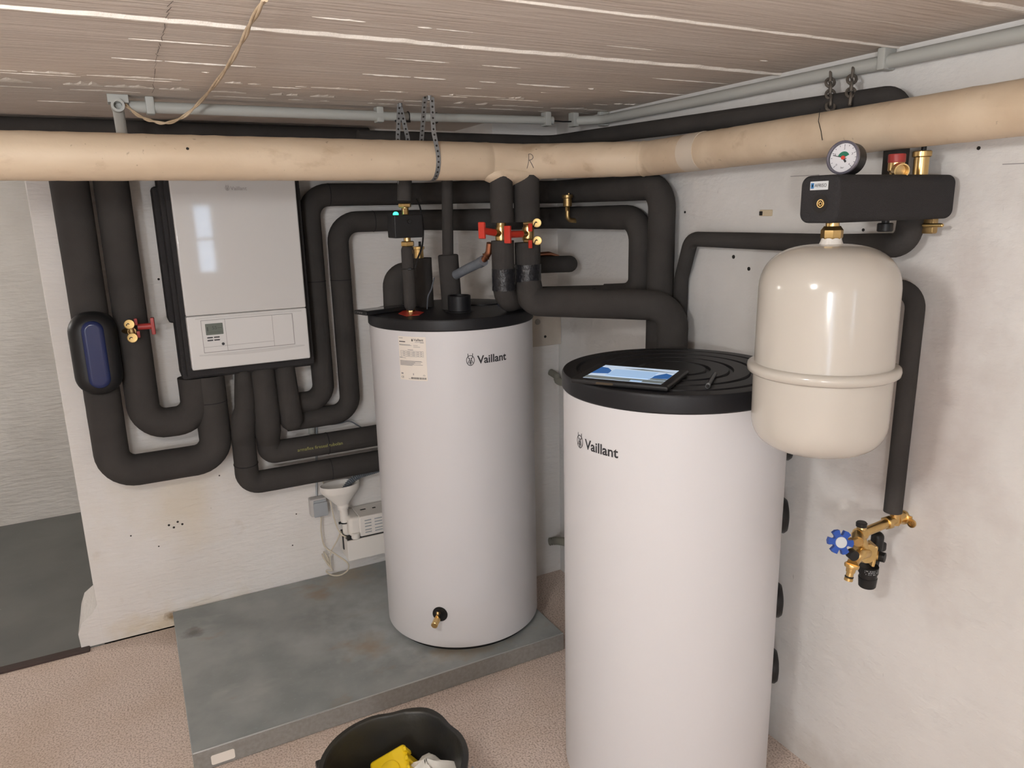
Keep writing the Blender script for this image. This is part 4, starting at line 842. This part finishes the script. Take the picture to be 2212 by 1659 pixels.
cable('power_lead', 'cream lead from the pump passing behind the funnel down to the bundle', [(-1.009, -0.010, 0.526), (-0.994, -0.050, 0.459), (-0.983, -0.060, 0.361), (-0.973, -0.100, 0.307), (-0.953, -0.130, 0.292)], .003, CORD, 'cable')
cable('power_lead', 'cream lead hanging from the pump corner to the tied bundle', [(-0.968, -0.100, 0.310), (-0.981, -0.070, 0.257), (-1.008, -0.060, 0.209), (-1.017, -0.060, 0.166), (-1.015, -0.060, 0.124)], .003, CORD, 'cable')
# old junction box on the corner pier and two flexible conduits
t = thing('junction_box', (-.065, -.386, 1.10), 'old beige metal junction box on the corner pier between the tanks', 'box')
b = BM(); box(b, (-.16, -.415, 1.106), (.0 - .002, -.384, 1.24), .004, 2); part('box_body', b, BOXP, t)
b = BM(); lathe(b, [(0, 0), (.013, 0), (.012, .004), (0, .005)], (-.122, -.415, 1.215), (0, -1, 0), 20); part('round_seal', b, SCRW, t)
b = BM(); lathe(b, [(0, 0), (.006, 0), (.005, .003), (0, .003)], (-.085, -.415, 1.147), (0, -1, 0), 12); part('screw', b, HOLE, t)
for i, (pts, lab) in enumerate((([(-0.042, -0.387, 0.977), (-0.039, -0.430, 0.968), (-0.051, -0.500, 0.954), (-.20, -1.1, 1.10)], 'olive grey flexible conduit leaving the pier behind the right tank, upper one'), ([(-0.065, -0.400, 0.167), (-0.052, -0.450, 0.189), (-.17, -.75, .33)], 'olive grey flexible conduit near the floor behind the right tank, lower one'))):
    b = BM(); ribbed(b, pts, .017 if i else .014, .009, amp=.12); tag(part('flexible_conduit', b, OLIVE, None, 60), lab, 'conduit', 'flexible conduits on the pier')

# ------------------------------------------------------------------ brass filling valve with blue handwheel
YT = -2.07
t = thing('filling_valve', (-.13, YT, .74), 'brass filling valve with a blue handwheel on the right wall', 'valve')
A = V((-.035, YT - .002, .9045))
b = BM(); lathe(b, [(0, .0), (.018, .0), (.018, .006), (.016, .008), (.0145, .03), (0, .03)], (-.0015, A.y, A.z), (-1, 0, 0), 24)
box(b, (-.006, A.y - .024, A.z - .010), (-.001, A.y + .024, A.z + .010), .002)
for dy, dz in ((-.024, -.008), (.024, .008)): lathe(b, [(0, 0), (.011, 0), (.011, .005), (.006, .0055), (.005, .003), (0, .003)], (-.001, A.y + dy, A.z + dz), (-1, 0, 0), 16)
cyl(b, A + V((0, 0, -.012)), (A.x, A.y, .932), .0125); part('wall_elbow', b, BRASS, t)
E_ = V((-0.181, -2.070, 0.893)); d = (E_ - A).normalized()
b = BM(); cyl(b, A, E_ - d * .002, .0118); hexnut(b, A + d * .02, A + d * .034, .0175); lathe(b, [(0, 0), (.0165, 0), (.0165, .018), (0, .018)], E_ - d * .03, d, 20); cyl(b, E_ - d * .02, V((-0.156, -2.070, 0.912)), .0115)
cyl(b, E_ - d * .012, E_ + V((-.012, -.018, -.004)), .014); hexnut(b, E_ + V((-.006, -.012, -.003)), E_ + V((-.014, -.022, -.005)), .0125)
K = V((-0.144, -2.075, 0.845)); Sp = V((-0.181, -2.075, 0.832)); 
cyl(b, E_ - d * .012, K, .015); lathe(b, [(0, -.025), (.02, -.024), (.026, -.012), (.027, .006), (.024, .014), (0, .014)], K, V((-.25, -1, .05)), 28)
sweep(b, [K + V((0, -.005, .0)), V((-0.175, -2.085, 0.852)), Sp, V((-0.201, -2.085, 0.830))], .0135, .015, 18)
part('valve_body', b, BRASS, t, 45)
b = BM(); P_ = V((-0.112, -2.070, 0.831)); M = Matrix.Translation(P_) @ Matrix.Rotation(rad(8), 4, 'Y') @ Matrix.Rotation(rad(58), 4, 'Z'); box(b, (-.024, -.004, -.027), (.024, .004, .027), .003, 2, M=M); box(b, (-.019, -.0065, -.022), (.019, .0, .022), .002, 2, M=M); part('square_flange', b, BRASS, t)
b = BM(); s0, s1 = V((-0.201, -2.085, 0.831)), V((-0.210, -2.085, 0.790)); d2 = (s1 - s0).normalized(); L = (s1 - s0).length
lathe(b, [(0, 0), (.0165, 0), (.0175, .003), (.0165, .008), (.0115, .010), (.0105, .020), (.0085, .021), (.0085, L - .008), (.0100, L - .007), (.0100, L), (.006, L), (0, L - .004)], s0, d2, 20); nip = part('hose_nipple', b, BRASS, t)
b = BM(); torus(b, s0 + d2 * (L - .010), d2, .0088, .0016, 18, 6); part('seal_ring', b, BPLAST, nip)
b = BM(); cc = V((-0.159, -2.070, 0.919)); lathe(b, [(0, -.005), (.0125, -.005), (.013, .004), (.011, .0065), (0, .0065)], cc, (0, 0, 1), 20); part('black_cap', b, BPLAST, t)
b = BM(); cc = V((-0.221, -2.100, 0.866)); lathe(b, [(0, -.012), (.0125, -.012), (.0125, .006), (0, .008)], cc, V((-.35, -.9, 0)), 20); part('black_cap', b, BPLAST, t)
b = BM(); cc = V((-0.081, -2.080, 0.817)); lathe(b, [(0, -.012), (.0125, -.012), (.0125, .006), (0, .008)], cc, V((.35, -.9, 0)), 20); part('black_cap', b, BPLAST, t)
b = BM(); cyl(b, cc + V((-.004, .008, 0)), cc + V((-.012, .022, 0)), .013); part('cap_collar', b, BRASS, t)
u0, u1 = V((-0.102, -2.060, 0.790)), V((-0.097, -2.060, 0.718)); 
b = BM(); lathe(b, [(0, 0), (.0235, 0), (.0235, .018), (.021, .019), (.021, .03), (.0225, .031), (.0205, .0545), (.0185, .057), (0, .057)], (u0.x, u0.y, u0.z), (0, 0, -1), 32); cup = part('filter_cup', b, BPLAST, t)
b = BM(); fc = on_cyl((u0.x, u0.y), .0235, -140, u0.z, .0006)
for r_ in range(3):
    for k in range(13):
        if random.random() < .8: rect(b, -.01 + k * .0028, -.015 + r_ * .0045, -.01 + k * .0028 + random.uniform(.0008, .0022), -.015 + r_ * .0045 + .0026, fc)
part('cup_print', b, GPLAST, cup, 0)
b = BM(); sweep(b, [V((-0.075, -2.050, 0.784)), V((-0.065, -2.050, 0.830)), V((-0.064, -2.050, 0.855))], .0155, .02, 16, 'round'); box(b, V((-0.053, -2.050, 0.827)) + V((-.012, -.012, -.012)), V((-0.053, -2.050, 0.827)) + V((.014, .012, .012)), .005, 2); part('regulator_body', b, BPLAST, t)
# handwheel: six lobed blue wheel with a pale disc
wc_ = V((-0.255, -2.090, 0.903)); wd_ = (V((-.45, -.8, .25))).normalized(); wr = wd_.cross(V((0, 0, 1))).normalized(); wu = wr.cross(wd_)
b = BM(); pts = []
for k in range(6):
    a0 = k * 60 + 8
    for a, r_ in ((-30, .0165), (-21, .0185), (-17, .029), (0, .030), (17, .029), (21, .0185)): pts.append((r_ * cos(rad(a0 + a)), r_ * sin(rad(a0 + a))))
extrude_poly(b, pts, lambda x, y, d: wc_ + wr * x + wu * y + wd_ * (d - .012), .013); wheel = part('handwheel', b, BLUE, t, 30)
b = BM(); lathe(b, [(0, 0), (.0135, 0), (.013, .002), (0, .003)], wc_ + wd_ * .0005, wd_, 28); part('hub_disc', b, SILVER, wheel)
b = BM(); cyl(b, wc_ - wd_ * .012, E_ + V((-.01, -.0, -.008)), .007); part('spindle', b, BRASS, t)

# ------------------------------------------------------------------ tablet and stylus on the right tank
LZ2 = 1.25
P0, P1, P2 = [V(p) for p in ((-0.702, -1.606, 1.262), (-0.557, -1.814, 1.262), (-0.535, -1.480, 1.262))]
ex = (P1 - P0).normalized(); ey = V((-ex.y, ex.x, 0)); TW = (P1 - P0).length; TH = abs((P2 - P0).dot(ey)) + .004
TW = min(max(TW, .2), .32); TH = min(max(TH, .13), .20)
M = Matrix.Translation(V((P0.x, P0.y, LZ2 + .0012))) @ Matrix((ex, ey, V((0, 0, 1)))).transposed().to_4x4()
t = thing('tablet', M @ V((TW / 2, TH / 2, 0)), 'rugged black tablet with a lit screen lying on the right tank lid', 'tablet')
b = BM(); box(b, (0, 0, 0), (TW, TH, .014), .005, 3, M=M); part('case', b, BPLAST, t)
b = BM(); box(b, (.07, -.0012, .004), (.115, .002, .010), .0006, 1, M=M); part('port_cover', b, node_mat('bronze_contacts', (.08, .06, .04), .4, .5), t)
fs = lambda e: (lambda x, y: M @ V((.028 + x * (TW - .05), .016 + y * (TH - .034), .0142 + e)))
b = BM(); rect(b, 0, 0, 1, 1, fs(.0002)); scr = part('screen', b, SCR, t, 0)
b = BM(); rect(b, 0, .02, 1, .20, fs(.0004), 1); fpoly(b, [(.0, .34), (.22, .40), (.20, .62), (.10, .80), (.0, .84)], fs(.0004), 0); fpoly(b, [(.80, .30), (1, .36), (1, .62), (.9, .72), (.80, .5)], fs(.0004), 0); fpoly(b, [(.3, .84), (.55, .90), (.8, .84), (1, .80), (1, .78), (.6, .80)], fs(.0004), 1); fpoly(b, [(.78, .22), (1, .22), (1, .34), (.8, .32)], fs(.0005), 1); part('screen_picture', b, SCRB, scr, 0, [SCRB, SCRG])
b = BM(); rect(b, .215, .24, .80, .74, fs(.0007)); rect(b, .60, .02, .75, .10, fs(.0007)); part('screen_window', b, SCRP, scr, 0)
b = BM(); s0, s1 = V((-0.461, -1.842, 1.256)), V((-0.342, -1.741, 1.256)); d = (s1 - s0).normalized(); L = (s1 - s0).length; s0.z = LZ2 + .0062
t = thing('stylus', s0.lerp(s0 + d * L, .5) - V((0, 0, .006)), 'short dark stylus pen lying on the right tank lid beside the tablet', 'pen')
lathe(b, [(0, 0), (.0012, 0), (.0025, .006), (.0055, .014), (.0055, L * .55), (.0055, L), (.003, L + .001), (0, L + .001)], s0, d, 16); part('barrel', b, node_mat('dark_grey_plastic', (.03, .03, .032), .35), t)
b = BM(); lathe(b, [(0, .013), (.0056, .013), (.0057, .026), (0, .026)], s0, d, 16); part('button', b, GPLAST, t)

# ------------------------------------------------------------------ bucket with a yellow container and a rag
bc = V((-1.218, -1.572, 0)); RZ, RR = .32, .190
t = thing('bucket', bc, 'black builder bucket standing on the carpet in front of the plinth', 'bucket')
b = BM(); n = 64; lipa = rad(45)
def brad(r, a, bump): 
    dlt = (a - lipa + pi) % (2 * pi) - pi
    return r + bump * math.exp(-(dlt / .30) ** 2) - bump * .35 * (math.exp(-((dlt - .52) / .16) ** 2) + math.exp(-((dlt + .52) / .16) ** 2))
def brings(secs):
    rings = []
    for r, z, bp_ in secs: rings.append([b.verts.new((bc.x + brad(r, 2 * pi * k / n, bp_) * cos(2 * pi * k / n), bc.y + brad(r, 2 * pi * k / n, bp_) * sin(2 * pi * k / n), z)) for k in range(n)])
    for a, c in zip(rings, rings[1:]):
        for k in range(n): b.faces.new((a[k], a[(k + 1) % n], c[(k + 1) % n], c[k]))
    return rings
rg = brings([(.135, .0, 0), (.14, .004, 0), (RR - .014, RZ - .035, .012), (RR - .012, RZ - .022, .014), (RR, RZ - .022, .018), (RR + .002, RZ - .004, .018), (RR, RZ, .018), (RR - .012, RZ, .016), (RR - .016, RZ - .006, .014), (RR - .019, RZ - .03, .012), (.137, .012, 0), (.13, .008, 0)])
b.faces.new(rg[0][::-1]); b.faces.new(rg[-1]); part('bucket_body', b, BUCK, t, 50)
b = BM(); hl_ = rad(178); p0 = bc + V((cos(rad(150)) * (RR + .006), sin(rad(150)) * (RR + .006), RZ - .02)); hp = []
for k in range(15):
    a = rad(150 + 180 * k / 14); hp.append(bc + V((cos(a) * (RR + .012), sin(a) * (RR + .012), RZ - .02 - .10 * sin(pi * k / 14))))
sweep(b, hp, .0028, 0, 8); part('wire_handle', b, STEEL, t)
b = BM(); q = bc + V((cos(rad(150)) * RR, sin(rad(150)) * RR, RZ - .022)); box(b, q + V((-.014, -.014, -.018)), q + V((.010, .010, .014)), .004, 2); part('handle_ear', b, BUCK, t)
yc = V((-1.214, -1.522, 0.235))
t = thing('yellow_container', yc - V((0, 0, .10)), 'yellow plastic container with a ribbed lid lying in the black bucket', 'container')
M = Matrix.Translation(yc) @ Matrix.Rotation(rad(-20), 4, 'Z') @ Matrix.Rotation(rad(-28), 4, 'Y') @ Matrix.Rotation(rad(22), 4, 'X')
b = BM(); box(b, (-.05, -.055, -.10), (.05, .055, .0), .016, 4, M=M); part('container_body', b, YELLOW, t, 50)
b = BM(); box(b, (-.055, -.06, -.012), (.055, .06, .008), .010, 3, M=M); cy_ = [M @ V((0, 0, .006)), M @ V((0, 0, .014))]; cyl(b, cy_[0], cy_[1], .032, seg=24, bev=.003); part('container_lid', b, YELLOW, t, 50)
for k in range(4):
    b = BM(); box(b, (.050, -.045 + k * .026, -.02), (.060, -.033 + k * .026, .012), .003, 2, M=M); part('rib', b, YELLOW, t)
b = BM(); rc = V((-1.140, -1.556, 0.235)) + V((.012, 0, 0)); n1, n2 = 26, 20; vs = []
for i in range(n1):
    row = []
    for j in range(n2):
        u, v_ = i / (n1 - 1), j / (n2 - 1); a = u * 2 * pi
        rr_ = .055 * sin(pi * min(.98, v_ * .9 + .08)) * (1 + .22 * sin(3 * a + 5 * v_) + .12 * sin(7 * a - 3 * v_))
        row.append(b.verts.new(rc + V((rr_ * cos(a) * 1.25 + .02 * (1 - v_), rr_ * sin(a), -.055 + .085 * v_ + .008 * sin(5 * a + 4 * v_)))))
    vs.append(row)
for i in range(n1 - 1):
    for j in range(n2 - 1): b.faces.new((vs[i][j], vs[i + 1][j], vs[i + 1][j + 1], vs[i][j + 1]))
bmesh.ops.remove_doubles(b, verts=b.verts[:], dist=1e-5)
tag(part('cleaning_rag', b, CLOTH, None, 60), 'crumpled white rag lying in the black bucket beside the yellow container', 'cloth')
